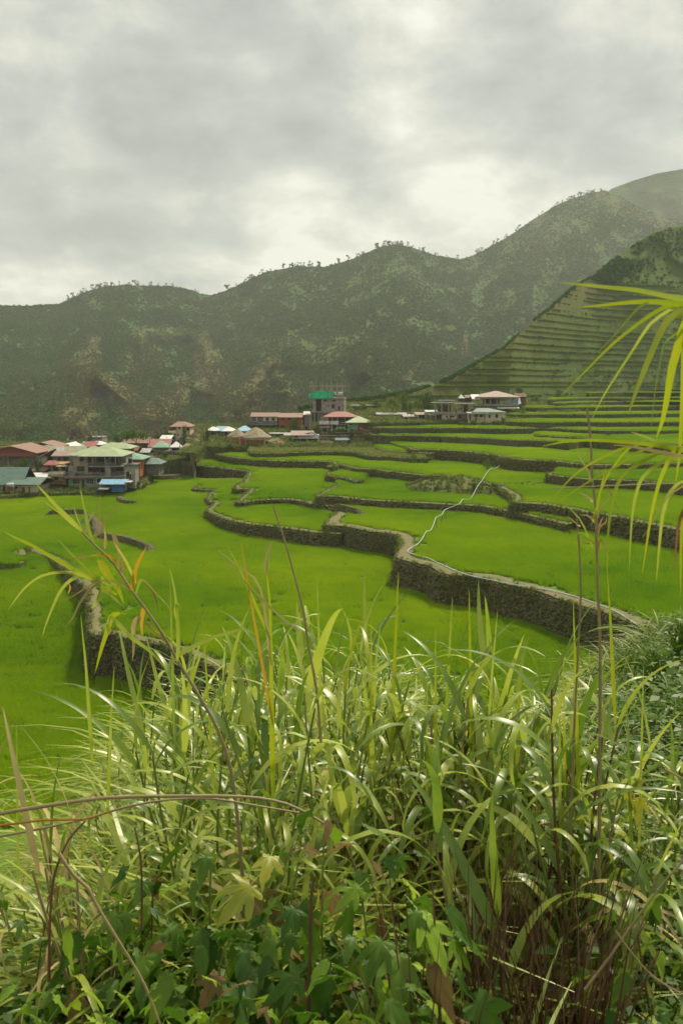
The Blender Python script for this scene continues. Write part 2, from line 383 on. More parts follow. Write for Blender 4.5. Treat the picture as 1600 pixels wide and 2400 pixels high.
terrace('Y', 2.7, [(1378, 922), (1450, 921), (1600, 918), (1800, 914)], [(1900, 380), (1900, 420), (1370, 400)], 4.8, path=.4)
terrace('Z', 1.5, [(1455, 913), (1520, 912), (1600, 911), (1800, 908)], [(1900, 400), (1900, 440), (1460, 430)], 3.4, path=.4)
# ground the houses stand on
VL = ([0, 190, 235, 290, 400], [19.9, 19.6, 16.5, 15.0, 14.0])
terrace('vl', VL, [(-420, 1166), (0, 1162), (60, 1158), (170, 1155), (232, 1155), (250, 1152), (300, 1146), (330, 1138), (352, 1112), (352, 1098), (372, 1084), (420, 1075), (452, 1071)], [(470, 262), (430, 275), (-900, 275)], 21.5, path=0, rice=False, weeds=1.5, topcol='dirt', grass=2)
VM = ([0, 240, 262, 300, 420], [14.6, 14.4, 13.2, 11.5, 9.5])
terrace('vm', VM, [(455, 1062), (475, 1048), (530, 1047), (580, 1046), (640, 1047), (720, 1046), (800, 1047), (868, 1043), (905, 1040)], [(905, 262), (960, 300), (420, 300)], 17.0, path=0, rice=False, weeds=2.2, topcol='dirt', grass=2)
VR = ([0, 262, 285, 330, 420], [9.8, 9.3, 7.5, 5.5, 3.0])
terrace('vr', VR, [(850, 985), (900, 992), (960, 991), (1040, 988), (1120, 988), (1190, 990)], [(1350, 285), (1400, 330), (780, 330)], 14.0, path=0, rice=False, weeds=2.5, topcol='dirt', grass=1.5)

ORDER = list(TER)
LAB = dict(B='long curving dry-stone wall holding up the wide central paddy, ending near the dry cane', C1='low rounded stone wall on the left end of the terrace behind the bare stalk',
  C2='tall mossy stone wall with the white pipe along its top', K='short crumbling stone edge left of the middle of the fields', E='stone wall left of centre below the thatched huts with a stepped corner',
  D='long low stone wall in the middle of the fields, crossed by the pipe', F='short overgrown stone edge above the middle wall', G2='high dark stone wall at the right, one terrace above the pipe',
  G1='long grassy stone wall running from the huts to the brushy bank', Q='stone wall crossing behind the hanging yellow leaves on the right', Mt='overgrown low wall with tall dry grass just below the huts',
  M2='small grassy wall at the left foot of the high brushy wall', N='high brushy stone wall where the pipe ends', R='dark straight terrace wall, second below the cream house', R2='terrace wall right of the second step below the cream house',
  S='dark straight terrace wall just below the cream house', S2='high short terrace wall at the right edge below the far rice steps', T='terrace wall level with the cream house floor', U='terrace wall level with the cream house windows', V='terrace wall just right of the pink-roofed pavilion',
  W='thin terrace wall right of the brown shack', X='upper thin terrace wall right of the brown shack', Y='high thin terrace wall under the hillside at the right', Z='topmost short rice terrace wall at the right edge',
  vl='weedy bank in front of the green-roofed village houses', vm='overgrown rubble wall below the thatched huts and concrete frame', vr='leafy bank below the cream house')
allw = []; topt = []
def stone_mesh(seed):
    r = np.random.default_rng(seed)
    V = np.array([(x, y, z) for x in (-.5, .5) for y in (-.5, .5) for z in (-.5, .5)], float)
    V += r.uniform(-.13, .13, V.shape)
    Fq = np.array([(0, 1, 3, 2), (4, 6, 7, 5), (0, 4, 5, 1), (2, 3, 7, 6), (0, 2, 6, 4), (1, 5, 7, 3)]); return V, Fq
SM = [stone_mesh(i) for i in range(12)]
STONEME = [newmesh('stone', v, f, M['stone']) for v, f in SM]
ntri = 0
for ki, key in enumerate(ORDER):
    T = TER[key]; ln = T['line']; nr = T['nrm']; H = T['H']; s_ = T['s']; m = len(ln)
    zb = EYE_Z - T['low'] - .3
    # solid ground of the terrace
    poly = T['poly']; n = len(poly)
    ztop = np.array([EYE_Z - hfun(H, y) for x, y in poly])
    bm = bmesh.new()
    vt = [bm.verts.new((x, y, z)) for (x, y), z in zip(poly, ztop)]
    vb = [bm.verts.new((x, y, -49.5)) for (x, y) in poly]
    for v in vt: v.co.z = 0
    
    for tri in tessellate_polygon([[Vector((x, y, 0)) for x, y in poly]]):
        try: bm.faces.new([vt[i] for i in tri])
        except ValueError: pass
    for i in range(n):
        a, b = i, (i + 1) % n; bm.faces.new((vt[a], vb[a], vb[b], vt[b]))
    bmesh.ops.recalc_face_normals(bm, faces=bm.faces)
    if not np.isscalar(H):
        for yb_ in H[0][1:]:
            bmesh.ops.bisect_plane(bm, geom=bm.verts[:] + bm.edges[:] + bm.faces[:], plane_co=(0, yb_, 0), plane_no=(0, 1, 0))
    for v in bm.verts:
        v.co.z = EYE_Z - hfun(H, v.co.y) if v.co.z > -1 else EYE_Z - 49.5
    me = bpy.data.meshes.new('terrace'); bm.to_mesh(me); bm.free(); me.materials.append(M[T['topcol']]); me.materials.append(M['bank'])
    for pf in me.polygons:
        if abs(pf.normal.z) < .5: pf.material_index = 1
    tag(ob('terrace_ground', me), kind='structure')
    if key == 'A': continue
    if key == 'B':
        pxl = 800 + ln[:, 0] / ln[:, 1] * F; k0 = int(np.argmax((pxl > 50) | (np.arange(m) > m - 5))) + 3
        ln = ln[k0:]; nr = nr[k0:]; s_ = s_[k0:] - s_[k0]; m = len(ln); T['line'] = ln
    # wall: a rough battered face in front of it, with its rounded top
    hgt = (ln[:, 2] - zb)
    nv = 9; rows = []
    for j in range(nv):
        t = j / (nv - 1)
        z = zb + hgt * t
        o = (1 - t) * .14 * hgt + (fbm(s_ * .9, z * 1.3 + ki * 7, 3, ki) - .5) * 2.2 * T['rough'] * (1.0 if j < nv - 1 else .3) + .12
        rows.append(np.column_stack([ln[:, 0] + nr[:, 0] * o, ln[:, 1] + nr[:, 1] * o, z]))
    pw = max(T['path'], .5)
    crown = .10 + .10 * fbm(s_ * .5, s_ * 0 + ki, 2, 3)
    rows[-1][:, 2] += crown * .4
    rows.append(np.column_stack([ln[:, 0] - nr[:, 0] * pw * .3, ln[:, 1] - nr[:, 1] * pw * .3, ln[:, 2] + crown]))
    rows.append(np.column_stack([ln[:, 0] - nr[:, 0] * pw * .9, ln[:, 1] - nr[:, 1] * pw * .9, ln[:, 2] + crown]))
    rows.append(np.column_stack([ln[:, 0] - nr[:, 0] * (pw + .25), ln[:, 1] - nr[:, 1] * (pw + .25), ln[:, 2] - .1]))
    V = np.concatenate(rows)
    nme = 'overgrown_bank' if key in ('vl', 'vm', 'vr') else 'stone_wall'
    wall = empty(nme, tuple(ln[m // 2]), label=LAB[key], cat='bank' if nme[0] == 'o' else 'stone wall')
    W0 = np.array(wall.location)
    face = ob('wall_face', newmesh('wall_face', V[:nv * m] - W0, grid_faces(nv, m), M['wall_face'] if T['topcol'] == 'paddy' or key == 'Mt' else M['bank'], True), wall)
    V2 = V[(nv - 1) * m:]
    ob('wall_top', newmesh('wall_top', V2 - W0, grid_faces(4, m), M['path'] if key in ('B', 'C2') else M['bank'], True), wall)
    # stones
    L_ = s_[-1]
    meanY = ln[:, 1].mean()
    if T['stones']:
        sz = .27 if T['stones'] == 2 else .32
        if key in ('E', 'G1', 'N', 'D', 'G2', 'K'): sz = .42
        Vs = []; Fs = []; k = 0; big = []
        ncol = int(L_ / sz); hm = hgt.max(); nrow = int(hm / (sz * .62))
        for r_ in range(nrow):
            ss = (np.arange(ncol) + .5 * (r_ % 2) + rng.uniform(-.25, .25, ncol)) * sz
            for c_ in range(ncol):
                s0 = ss[c_]
                i = int(np.searchsorted(s_, s0)); i = min(max(i, 1), m - 1)
                f_ = (s0 - s_[i - 1]) / (s_[i] - s_[i - 1]); x, y, z1 = ln[i - 1] * (1 - f_) + ln[i] * f_
                px_c = 800 + x / max(y, 1) * F
                if px_c < -60 or px_c > 1680 or (key == 'B' and y < 66): continue
                z = zb + (r_ + .5) * sz * .62
                if z > z1 + .05 or rng.uniform() < (.22 if T['stones'] == 2 or key == 'B' else .38): continue
                t = (z - zb) / hgt[i]
                o = (1 - t) * .14 * hgt[i] + .16 + (fbm(np.array([s0 * .9]), np.array([z * 1.3 + ki * 7]), 3, ki)[0] - .5) * 2.2 * T['rough'] + rng.uniform(-.03, .08)
                c = np.array([x + nr[i, 0] * o, y + nr[i, 1] * o, z + rng.uniform(-.2, .2) * sz])
                V_, F_ = SM[rng.integers(12)]
                dims = np.array([sz * rng.uniform(.6, 1.15), sz * .8, sz * .62 * rng.uniform(.65, 1.1)])
                a = math.atan2(nr[i, 1], nr[i, 0]) + math.pi / 2 + rng.uniform(-.2, .2)
                if T['stones'] == 2 and dims[0] * dims[2] > .052 and z > zb + hgt[i] * .25 and len(big) < 280 and rng.uniform() < .5 and 900 < px_c < 1440:
                    big.append((c, dims * np.array([1.15, 1.1, 1.15]), a)); continue
                ca, sa = math.cos(a), math.sin(a)
                q = V_ * dims
                q = np.column_stack([q[:, 0] * ca - q[:, 1] * sa, q[:, 0] * sa + q[:, 1] * ca, q[:, 2]]) + c - W0
                Vs.append(q); Fs.append(F_ + k); k += 8
        if Vs:
            st = ob('stonework', newmesh('stonework', np.concatenate(Vs), np.concatenate(Fs), M['stone']), wall); st['kind'] = 'stuff'; ntri += len(Fs) * 12
        for c, dm, a in big: ob('stone', STONEME[rng.integers(12)], wall, tuple(c - W0), (rng.uniform(-.15, .15), rng.uniform(-.15, .15), a), tuple(dm))
    # weeds on face and top
    if T['weeds']:
        ov = key not in ('C2', 'C1'); nW = int(L_ * max(1.5, hgt.mean()) * (4.6 if ov else 6.5) * T['weeds'])
        ii = rng.integers(0, m, nW)
        xx = ln[ii]
        pxc = 800 + xx[:, 0] / np.maximum(xx[:, 1], 1) * F
        patch = fbm(s_[ii] * .18, s_[ii] * 0 + ki * 3.1, 3, 40)
        ok = (pxc > -80) & (pxc < 1700) & (rng.uniform(size=nW) < np.clip((patch - .28) * 3.2, .2, 1))
        ii = ii[ok]; t = rng.uniform(.25 if key == 'C2' else .2, 1.02, len(ii)) ** .8
        z = zb + hgt[ii] * t; o = (1 - t) * .14 * hgt[ii] + .10
        pts = np.column_stack([ln[ii, 0] + nr[ii, 0] * o, ln[ii, 1] + nr[ii, 1] * o, z - .12]) + rng.normal(0, .12, (len(ii), 3)) * np.array([1, 1, .5])
        allw.append((pts, np.full(len(ii), meanY), np.where(rng.uniform(size=len(ii)) < .55, rng.integers(4, 6, len(ii)), rng.choice([0, 1, 1, 2, 3], len(ii))), (.65 if ov else .5) + rng.uniform(0, .9, len(ii))))
        # fringe of grass along the top edge
        nT = int(L_ * (4.5 if key in ('B', 'C2') else 8) * T['grass']); ii = rng.integers(0, m, nT)
        off = np.where(rng.uniform(size=nT) < .5, rng.uniform(-.25, .15, nT), -pw + rng.uniform(-.35, .2, nT))
        if T['topcol'] != 'paddy': off = -rng.uniform(-.2, 4, nT)
        pts = np.column_stack([ln[ii, 0] + nr[ii, 0] * off, ln[ii, 1] + nr[ii, 1] * off, ln[ii, 2] - .02])
        pxc = 800 + pts[:, 0] / np.maximum(pts[:, 1], 1) * F; ok = (pxc > -80) & (pxc < 1700)
        pts = pts[ok]; allw.append((pts, 0, rng.choice([0, 2, 2, 1, 3], len(pts)), rng.uniform(.35, 1.0, len(pts)) * (1.3 if T['topcol'] != 'paddy' else 1)))
    if key in ('vl', 'vm', 'vr'):
        x0_, x1_ = poly[:, 0].min(), poly[:, 0].max(); y0_, y1_ = poly[:, 1].min(), poly[:, 1].max(); nT = int((x1_ - x0_) * (y1_ - y0_) * 1.6)
        x = rng.uniform(x0_, x1_, nT); y = rng.uniform(y0_, y1_, nT); ok = inpoly(x, y, poly) & (np.abs(x / y) < .37) & (fbm(x / 6, y / 6, 3, 88) > .36)
        x, y = x[ok], y[ok]; pts = np.column_stack([x, y, [EYE_Z - hfun(H, q) for q in y]]); allw.append((pts, 0, rng.integers(0, 6, len(pts)), rng.uniform(.8, 2.0, len(pts))))
    # tall dry grass on the yellow strip below the huts
    if key == 'Mt':
        nT = 5200; x = rng.uniform(ln[:, 0].min(), ln[:, 0].max(), nT); y = rng.uniform(ln[:, 1].min(), 262, nT)
        ok = inpoly(x, y, poly); pts = np.column_stack([x, y, np.full(nT, EYE_Z - 15.0)])[ok]
        allw.append((pts, 0, rng.choice([0, 2, 2, 2, 0], len(pts)), rng.uniform(1.0, 2.0, len(pts))))
# the brushy mound where the middle walls run together
mc = np.array([(1075 - 800) / F * 166, 166., EYE_Z - 17.6]); u_, v_ = np.meshgrid(np.linspace(-1, 1, 34), np.linspace(-1, 1, 14), indexing='ij')
mx = mc[0] + u_ * 8.2; my = mc[1] - u_ * 3.2 + v_ * 5.0; mz = mc[2] + 1.7 * np.clip(1 - np.abs(u_) ** 2.6, 0, 1) * (.35 + 1.1 * fbm(u_ * 6 + 3, v_ * 2, 3, 25)) * np.clip(1 - np.abs(v_) ** 2.2, 0, 1) * (.75 + .5 * fbm(u_ * 4, v_ * 3, 3, 15)) + np.where(v_ > 0, .5, 0)
MV = np.stack([mx, my, mz], -1).reshape(-1, 3); mroot = empty('brushy_mound', tuple(mc), label='brushy green earth mound between the middle walls just left of the pipe', cat='mound')
ob('earth_core', newmesh('mound', MV - mc, grid_faces(34, 14), M['bank'], True), mroot)
q_ = rng.integers(0, len(MV), 620); allw.append((MV[q_] + rng.normal(0, .2, (620, 3)) * np.array([1, 1, .3]), 0, rng.choice([1, 3, 4, 5, 4, 0], 620), rng.uniform(.6, 1.5, 620)))
pts = np.concatenate([a[0] for a in allw]); idx = np.concatenate([a[2] for a in allw]); scl = np.concatenate([a[3] for a in allw])
scatter('wall_weeds', pts, rng.uniform(0, 6.28, len(pts)), scl, idx, tufts, 'weeds and grass tufts growing over the terrace walls')
# rice crops
RL = dict(A='bright green young rice in the lowest paddy at the left', B='wide bright green rice paddy in the middle', C2='rice paddy above the pipe-topped wall')
for ki, key in enumerate(ORDER):
    T = TER[key]
    if not T['rice']: continue
    poly = T['poly']; x0, y0 = poly.min(0); x1, y1 = poly.max(0)
    y0 = max(y0, 58); y1 = min(y1, 430)
    far = T['line'][:, 1].mean() > 200
    dn = 1.3 if far else (2.6 if key == 'A' else 1.9)
    x0 = max(x0, -.37 * y1); x1 = min(x1, .37 * y1)
    n = int((x1 - x0) * (y1 - y0) * dn)
    x = rng.uniform(x0, x1, n); y = rng.uniform(y0, y1, n)
    ok = (np.abs(x / y) < .365) & inpoly(x, y, poly)
    x, y = x[ok], y[ok]
    if T['path'] > 0:
        d = dist_line(x, y, T['line'][:, :2]); ok = d > T['path'] + .75; 
        dd = d[ok]
        x, y = x[ok], y[ok]
    for k2 in ORDER:
        if k2 == key: continue
        T2 = TER[k2]
        if hfun(T2['H'], T2['line'][:, 1].mean()) < hfun(T['H'], T2['line'][:, 1].mean()) - .05:
            c = T2['poly'].mean(0)
            mm = inpoly(x, y, T2['poly']) & (dist_line(x, y, T2['line'][:, :2]) > 1.0)
            x, y = x[~mm], y[~mm]
    z = np.array([EYE_Z - hfun(T['H'], yy) for yy in y]) + (fbm(x * .25, y * .25, 2, 9) - .5) * .10
    scatter('rice_crop', np.column_stack([x, y, z]), rng.uniform(0, 6.28, len(x)), rng.uniform(.9, 1.12, len(x)), rng.integers(0, 5, len(x)), ricesrc,
            RL.get(key, 'strip of young green rice growing on a terrace'))
    print('rice', key, len(x))
# grassy stone bunds between fields, seen as short dark dashes
BUND = [('short curved stone bund in the left paddy below the blue shed', [(280, 1172), (286, 1180), (305, 1184), (325, 1181)], YB, .9),
        ('straight stone bund at the left behind the dry cane leaves', [(104, 1211), (125, 1210), (165, 1209), (215, 1209)], YB, 1.0),
        ('long tapering stone bund behind the leaning cane', [(225, 1262), (255, 1268), (300, 1276), (340, 1290), (352, 1299)], YB, 1.1),
        ('mossy hump of stones at the top of the leaning cane', [(200, 1236), (214, 1225), (226, 1243), (222, 1262)], YB, 1.2),
        ('grassy stone bund just behind the middle retaining wall', [(779, 1194), (804, 1199), (830, 1206), (850, 1211)], 18.9, 1.0),
        ('low stone line meeting the foot of the pipe wall at its left corner', [(846, 1354), (870, 1352), (898, 1354), (926, 1351)], YB, .22),
        ('small bund at the foot of the bank left of the second wall', [(337, 1122), (365, 1127), (400, 1126), (432, 1121)], YB, 1.2),
        ('little bund right of the blue shed', [(308, 1141), (330, 1144), (352, 1139)], YB, 1.1)]
for lab, pp, H, h in BUND:
    ln = smooth_line([P(x, y, H) for x, y in pp], .4); m = len(ln)
    d = np.gradient(ln[:, :2], axis=0); nr = np.stack([d[:, 1], -d[:, 0]], 1); nr /= np.linalg.norm(nr, axis=1)[:, None]
    s_ = np.arange(m) / (m - 1); prof = np.clip(np.minimum(s_, 1 - s_) * 7, .15, 1) * h
    rows = []
    for o, z in ((.55, -.4), (.42, .5), (.3, .95), (-.3, 1.0), (-.9, .6), (-1.1, -.4)):
        jn = (fbm(np.arange(m) * .5, np.full(m, o * 9), 2, 8) - .5) * .3
        rows.append(np.column_stack([ln[:, 0] + nr[:, 0] * (o + jn), ln[:, 1] + nr[:, 1] * (o + jn), ln[:, 2] + z * prof]))
    c = ln[m // 2]
    root = empty('stone_bund', tuple(c), label=lab, cat='stone bund')
    ob('earth_core', newmesh('bund', np.concatenate(rows) - c, grid_faces(6, m), M['wall_face'], True), root)
    Vs = []; Fs = []; k = 0
    for i in range(m):
        for z in np.arange(.1, prof[i], .22):
            V_, F_ = SM[rng.integers(12)]; q = V_ * np.array([.42, .3, .24]) * rng.uniform(.7, 1.1); a = math.atan2(d[i, 1], d[i, 0]) + rng.uniform(-.3, .3)
            q = np.column_stack([q[:, 0] * math.cos(a) - q[:, 1] * math.sin(a), q[:, 0] * math.sin(a) + q[:, 1] * math.cos(a), q[:, 2]])
            o = .5 - z * .2
            Vs.append(q + ln[i] - c + np.array([nr[i, 0] * o, nr[i, 1] * o, z])); Fs.append(F_ + k); k += 8
    st = ob('stonework', newmesh('stonework', np.concatenate(Vs), np.concatenate(Fs), M['stone']), root); st['kind'] = 'stuff'
# ------------------------------------------------------------------ water pipe
def tube(pts, r, seg=6, close=False):
    p = np.array(pts, float); n = len(p); r = np.full(n, r) if np.isscalar(r) else np.array(r)
    d = np.gradient(p, axis=0); d /= np.linalg.norm(d, axis=1)[:, None] + 1e-9
    up = np.array([0, 0, 1.]) if abs(d[:, 2]).mean() < .8 else np.array([1., 0, 0])
    a = np.cross(d, up); a /= np.linalg.norm(a, axis=1)[:, None] + 1e-9; b = np.cross(a, d)
    th = np.arange(seg) / seg * 2 * math.pi
    V = (p[:, None, :] + r[:, None, None] * (a[:, None, :] * np.cos(th)[None, :, None] + b[:, None, :] * np.sin(th)[None, :, None])).reshape(-1, 3)
    Fq = []
    for i in range(n - 1):
        for j in range(seg):
            k = (j + 1) % seg; Fq.append((i * seg + j, i * seg + k, (i + 1) * seg + k, (i + 1) * seg + j))
    return V, np.array(Fq)
M['pipe'] = mat('pipe', (.62, .64, .62), (.45, .52, .52), scale=.4, rough=.4)
M['wood'] = mat('wood', (.14, .10, .06), (.24, .19, .12), scale=2, rough=.8, coord='obj')
pp = [(1202, 1075, 15.9), (1193, 1078, 15.6), (1180, 1088, 15.4), (1172, 1089, 15.3), (1160, 1098, 15.2), (1150, 1098, 15.3), (1140, 1108, 15.3), (1128, 1127, 15.5), (1118, 1140, 15.8), (1106, 1163, 16.4), (1098, 1170, 16.8), (1084, 1170, 16.6), (1076, 1180, 16.9), (1058, 1188, 17.3), (1042, 1195, 17.6), (1034, 1207, 17.7), (1022, 1212, 17.8), (1015, 1230, 17.9), (1008, 1243, 18.0), (999, 1245, 17.9), (990, 1260, 18.1),
      (979, 1274, 18.35), (962, 1284, 18.55)]
p3 = [P(*q) for q in pp]
pp2 = [(955, 1293), (975, 1301), (1000, 1307), (1030, 1321), (1070, 1338), (1105, 1350), (1150, 1359), (1200, 1369), (1260, 1378), (1320, 1390), (1380, 1408), (1440, 1432), (1490, 1462)]
p3 += [P(x, y, 18.66) for x, y in pp2]
pl = smooth_line(p3, .5)
V_, F_ = tube(pl, .043, 7)
pipe = empty('water_pipe', tuple(p3[20]), label='long thin white plastic water pipe snaking down over the terraces', cat='pipe')
ob('pipe_run', newmesh('pipe', V_ - np.array(pipe.location), F_, M['pipe'], True), pipe)
for i, (x, y, y2) in enumerate(((1085, 1172, 1200), (1072, 1184, 1196), (1044, 1196, 1222), (1036, 1206, 1226), (1022, 1216, 1238), (996, 1248, 1272), (1200, 1078, 1102), (982, 1272, 1288))):
    H = float(np.interp(y, [1075, 1098, 1170, 1188, 1245, 1290], [15.9, 15.2, 16.6, 17.3, 17.9, 18.6]))
    a = P(x, y, H); b = a.copy(); b[2] -= 1.5; b[0] += random.uniform(-.2, .2)
    V_, F_ = tube([a, (a + b) / 2, b], .05, 5); ob('prop_stake', newmesh('stake', V_ - np.array(pipe.location), F_, M['wood']), pipe)
# ------------------------------------------------------------------ mountains
M['forest'] = mat('forest', (.034, .090, .012), (.054, .112, .018), (.048, .088, .016), scale=.02, rough=.95, bump=1, bscale=.12, bdist=6, attr='dry', acol=(.125, .102, .038), detail=7, spec=.1)
M['tree_far'] = mat('tree_far', (.036, .100, .012), (.066, .135, .020), scale=.01, attr='dry', acol=(.155, .125, .048), atype='INSTANCER', rough=.9, rnd=.2, spec=.1)
M['hill'] = mat('hill', (.048, .100, .012), (.080, .128, .018), (.070, .085, .020), scale=.05, rough=.95, bump=.8, bscale=.5, bdist=1, attr='dry', acol=(.14, .105, .045), detail=7, spec=.1)
def interp(pts, x): return np.interp(x, [p[0] for p in pts], [p[1] for p in pts])
SIL1 = [(-600, 760), (-200, 725), (0, 716), (60, 717), (140, 713), (165, 702), (200, 684), (240, 674), (290, 668), (340, 671), (390, 671), (430, 675), (470, 688), (495, 692), (520, 685), (560, 668), (610, 643), (650, 632), (700, 624), (760, 626), (810, 613), (850, 598), (885, 581), (920, 574), (960, 579), (990, 588), (1010, 595), (1040, 603), (1075, 609), (1100, 602), (1150, 578), (1200, 548), (1250, 513), (1300, 483), (1340, 465), (1380, 454), (1415, 446), (1440, 454), (1480, 477), (1540, 503), (1600, 523), (1700, 560), (2100, 660)]
YS1 = [(-600, 1250), (0, 1300), (490, 1450), (900, 1400), (1075, 1550), (1400, 1750), (1600, 1600), (2100, 1500)]
def mountain(name, sil, ys, y0, Y0, x0, x1, nc, nr, amp, spurs, seed, label):
    c = np.linspace(x0, x1, nc); t = np.linspace(0, 1, nr)
    T_, C = np.meshgrid(t, c, indexing='ij')
    S = interp(sil, C); Yt = interp(ys, C); PY = y0 + (S - y0) * T_
    Yd = Y0 + (Yt - Y0) * T_ ** 1.15
    env = np.sin(np.clip(T_, 0, 1) * math.pi) ** .6
    lean = C + 0.25 * (PY - 900)
    g = ridged(lean / 210.0, T_ * 1.3, 5, seed); g2 = ridged(C / 60., PY / 80., 4, seed + 9)
    Yd = Yd + env * (amp * (.55 - g) * 2 + amp * .35 * (.5 - g2) * 2)
    dry = np.clip((g - .45) * .9, 0, .22) * env * (.6 + .8 * fbm(C / 60., PY / 50., 2, seed + 2))
    for (ax, ay, bx, by, wd, am, dr) in spurs:
        dx, dy = bx - ax, by - ay; L2 = dx * dx + dy * dy
        u = np.clip(((C - ax) * dx + (PY - ay) * dy) / L2, 0, 1); dd = np.hypot(C - ax - u * dx, PY - ay - u * dy)
        w_ = wd * (.5 + .8 * u); k = np.maximum(0, 1 - dd / w_)
        Yd = Yd - 1.7 * am * k ** 1.2 * env
        dry = np.maximum(dry, dr * np.clip(k * 1.8, 0, 1) * (.35 + .9 * fbm(C / 22., PY / 16., 4, seed + 5)))
    if name == 'mountain_range':                                   # faint old terraces half way up
        k = np.exp(-((C - 700) / 190) ** 2 - ((PY - 810) / 45) ** 2) * .6
        dry = np.maximum(dry, k * (.5 + .5 * np.sin(PY / 9 * 6.283 + fbm(C / 90, PY / 90, 2, 4) * 9)))
    Yd = np.maximum(Yd, Y0 * .8)
    xx = (C - 800) / F; yv = (1200 - PY) / F
    tt = Yd / (cp + yv * sp)
    V = np.stack([xx * tt, Yd, (-sp + yv * cp) * tt + EYE_Z], -1)
    # beyond the crest the ground falls away
    back = []
    for q, f in ((1, 60), (2, 400)):
        b = V[-1].copy(); b[:, 1] += f; b[:, 2] -= f * .6; back.append(b)
    front = V[0].copy(); front[:, 2] = EYE_Z - 50.4
    V = np.concatenate([front[None], V, np.array(back)]); dry = np.concatenate([dry[:1] * 0, dry, np.zeros((2, nc))])
    nr2 = V.shape[0]
    o = ob(name, newmesh(name, V.reshape(-1, 3), grid_faces(nr2, nc), M['forest'], True, {'dry': (dry * .85).ravel()}))
    tag(o, kind='structure')
    return V[1:-2], dry[1:-2]
spurs = [(225, 880, 175, 1000, 55, 50, .9), (225, 880, 350, 985, 50, 45, .95), (470, 800, 500, 900, 50, 60, .9), (430, 900, 380, 985, 55, 50, .9), (640, 850, 560, 960, 55, 60, .9), (655, 890, 690, 960, 45, 40, .6), (215, 800, 190, 860, 50, 40, .75), (330, 800, 330, 850, 60, 40, .5),
         (480, 785, 330, 790, 25, 30, .5), (860, 800, 850, 870, 30, 30, .55), (1090, 780, 1085, 830, 13, 10, .9), (985, 850, 950, 890, 12, 10, .8), (1400, 460, 1560, 520, 30, 20, .6), (1330, 520, 1250, 560, 60, 25, .3), (60, 900, 30, 990, 50, 40, .45)]
VM1, DR1 = mountain('mountain_range', SIL1, YS1, 1090, 430, -600, 2100, 680, 150, 75, spurs, 31, '')
mountain('far_mountain', [(1200, 600), (1380, 500), (1430, 443), (1480, 424), (1540, 406), (1600, 396), (1800, 370), (2300, 420)], [(1200, 2300), (2300, 2400)], 800, 1900, 1200, 2300, 200, 60, 80, [(1500, 440, 1600, 480, 40, 20, .4)], 77, '')
# forest cover on the mountains: trees far too many to count
def blob(seed, n=44, flat=.9):
    r = np.random.default_rng(seed); V, Fq = leafclump(n, 1.0, .42, seed, flat, .6); return V, Fq
farsrc = source('far_tree', [newmesh('far_tree', *blob(s_), M['tree_far']) for s_ in range(4)])
nf = 150000
R_, C_ = VM1.shape[:2]
rr = rng.uniform(0, R_ - 1.01, nf * 2) ; cc = rng.uniform(C_ * .2, C_ * .84, nf * 2)
ri = rr.astype(int); ci = cc.astype(int); fr = (rr - ri)[:, None]; fc = (cc - ci)[:, None]
pts = (VM1[ri, ci] * (1 - fr) + VM1[ri + 1, ci] * fr) * (1 - fc) + (VM1[ri, ci + 1] * (1 - fr) + VM1[ri + 1, ci + 1] * fr) * fc
dr = DR1[ri, ci]; cl = fbm(cc / 9., rr / 7., 4, 61)
keep = rng.uniform(size=len(pts)) < np.clip((cl - .22) * 2.4, .12, .9) * (1 - np.clip(dr * .5, 0, .45))
pts = pts[keep]; drk = dr[keep]; pts[:, 2] -= .4
scatter('mountain_forest', pts, rng.uniform(0, 6.28, len(pts)), rng.uniform(.6, 1.9, len(pts)) * (1 - .45 * np.clip(drk, 0, 1)), rng.integers(0, 4, len(pts)), farsrc, 'mass of dark green forest trees covering the far mountain slopes', dry=np.clip(drk * .95, 0, 1))
print('forest', len(pts))
# right hill with dry terraces
SIL2 = [(700, 960), (800, 945), (880, 936), (960, 922), (1010, 906), (1060, 887), (1120, 852), (1180, 817), (1240, 762), (1290, 724), (1340, 678), (1390, 648), (1430, 612), (1480, 577), (1530, 543), (1568, 533), (1600, 527), (1700, 500), (1900, 440), (2200, 420)]
c = np.linspace(700, 2200, 420); sil = interp(SIL2, c)
yv = (1200 - sil) / F; xr = (c - 800) / F
e_ = (-sp + yv * cp) / (cp + yv * sp)
Yb = np.interp(c, [700, 900, 1200, 1400, 1600, 2200], [330, 325, 345, 400, 430, 440])
cs = 1.35; z0 = -9.0
Ys = (Yb - cs * z0) / (1 - cs * e_); zs = e_ * Ys
NZ = 22; dz = 2.3
zl = z0 + np.cumsum(np.concatenate([[0], dz * np.random.default_rng(4).uniform(.55, 1.45, NZ)]))
def Yat(z): 
    b = Yb + (z - z0) * cs
    k = fbm(c / 130. + 3, np.full(len(c), z / 30.), 3, 12) - .5
    en = np.clip((zs - z) / 12, 0, 1)
    return np.minimum(b, Ys) + k * 26 * en
rows = []; edge = []
zprev = np.minimum(np.full(len(c), z0), zs)
rows.append((Yat(zprev), zprev - 30))
for k in range(NZ):
    za = np.minimum(zl[k], zs); zb2 = np.minimum(zl[k + 1], zs); zn = zb2
    Y_ = Yat(za); rows.append((Y_, za)); rows.append((Y_ + .35, zb2 - .05))
    rows.append((np.maximum(Yat(zb2) - .05, Y_ + .4), zb2)); edge.append((Y_ + .4, zb2, (zl[k + 1] < zs - .4)))
nr_s = 26
zt0 = np.minimum(zl[NZ], zs)
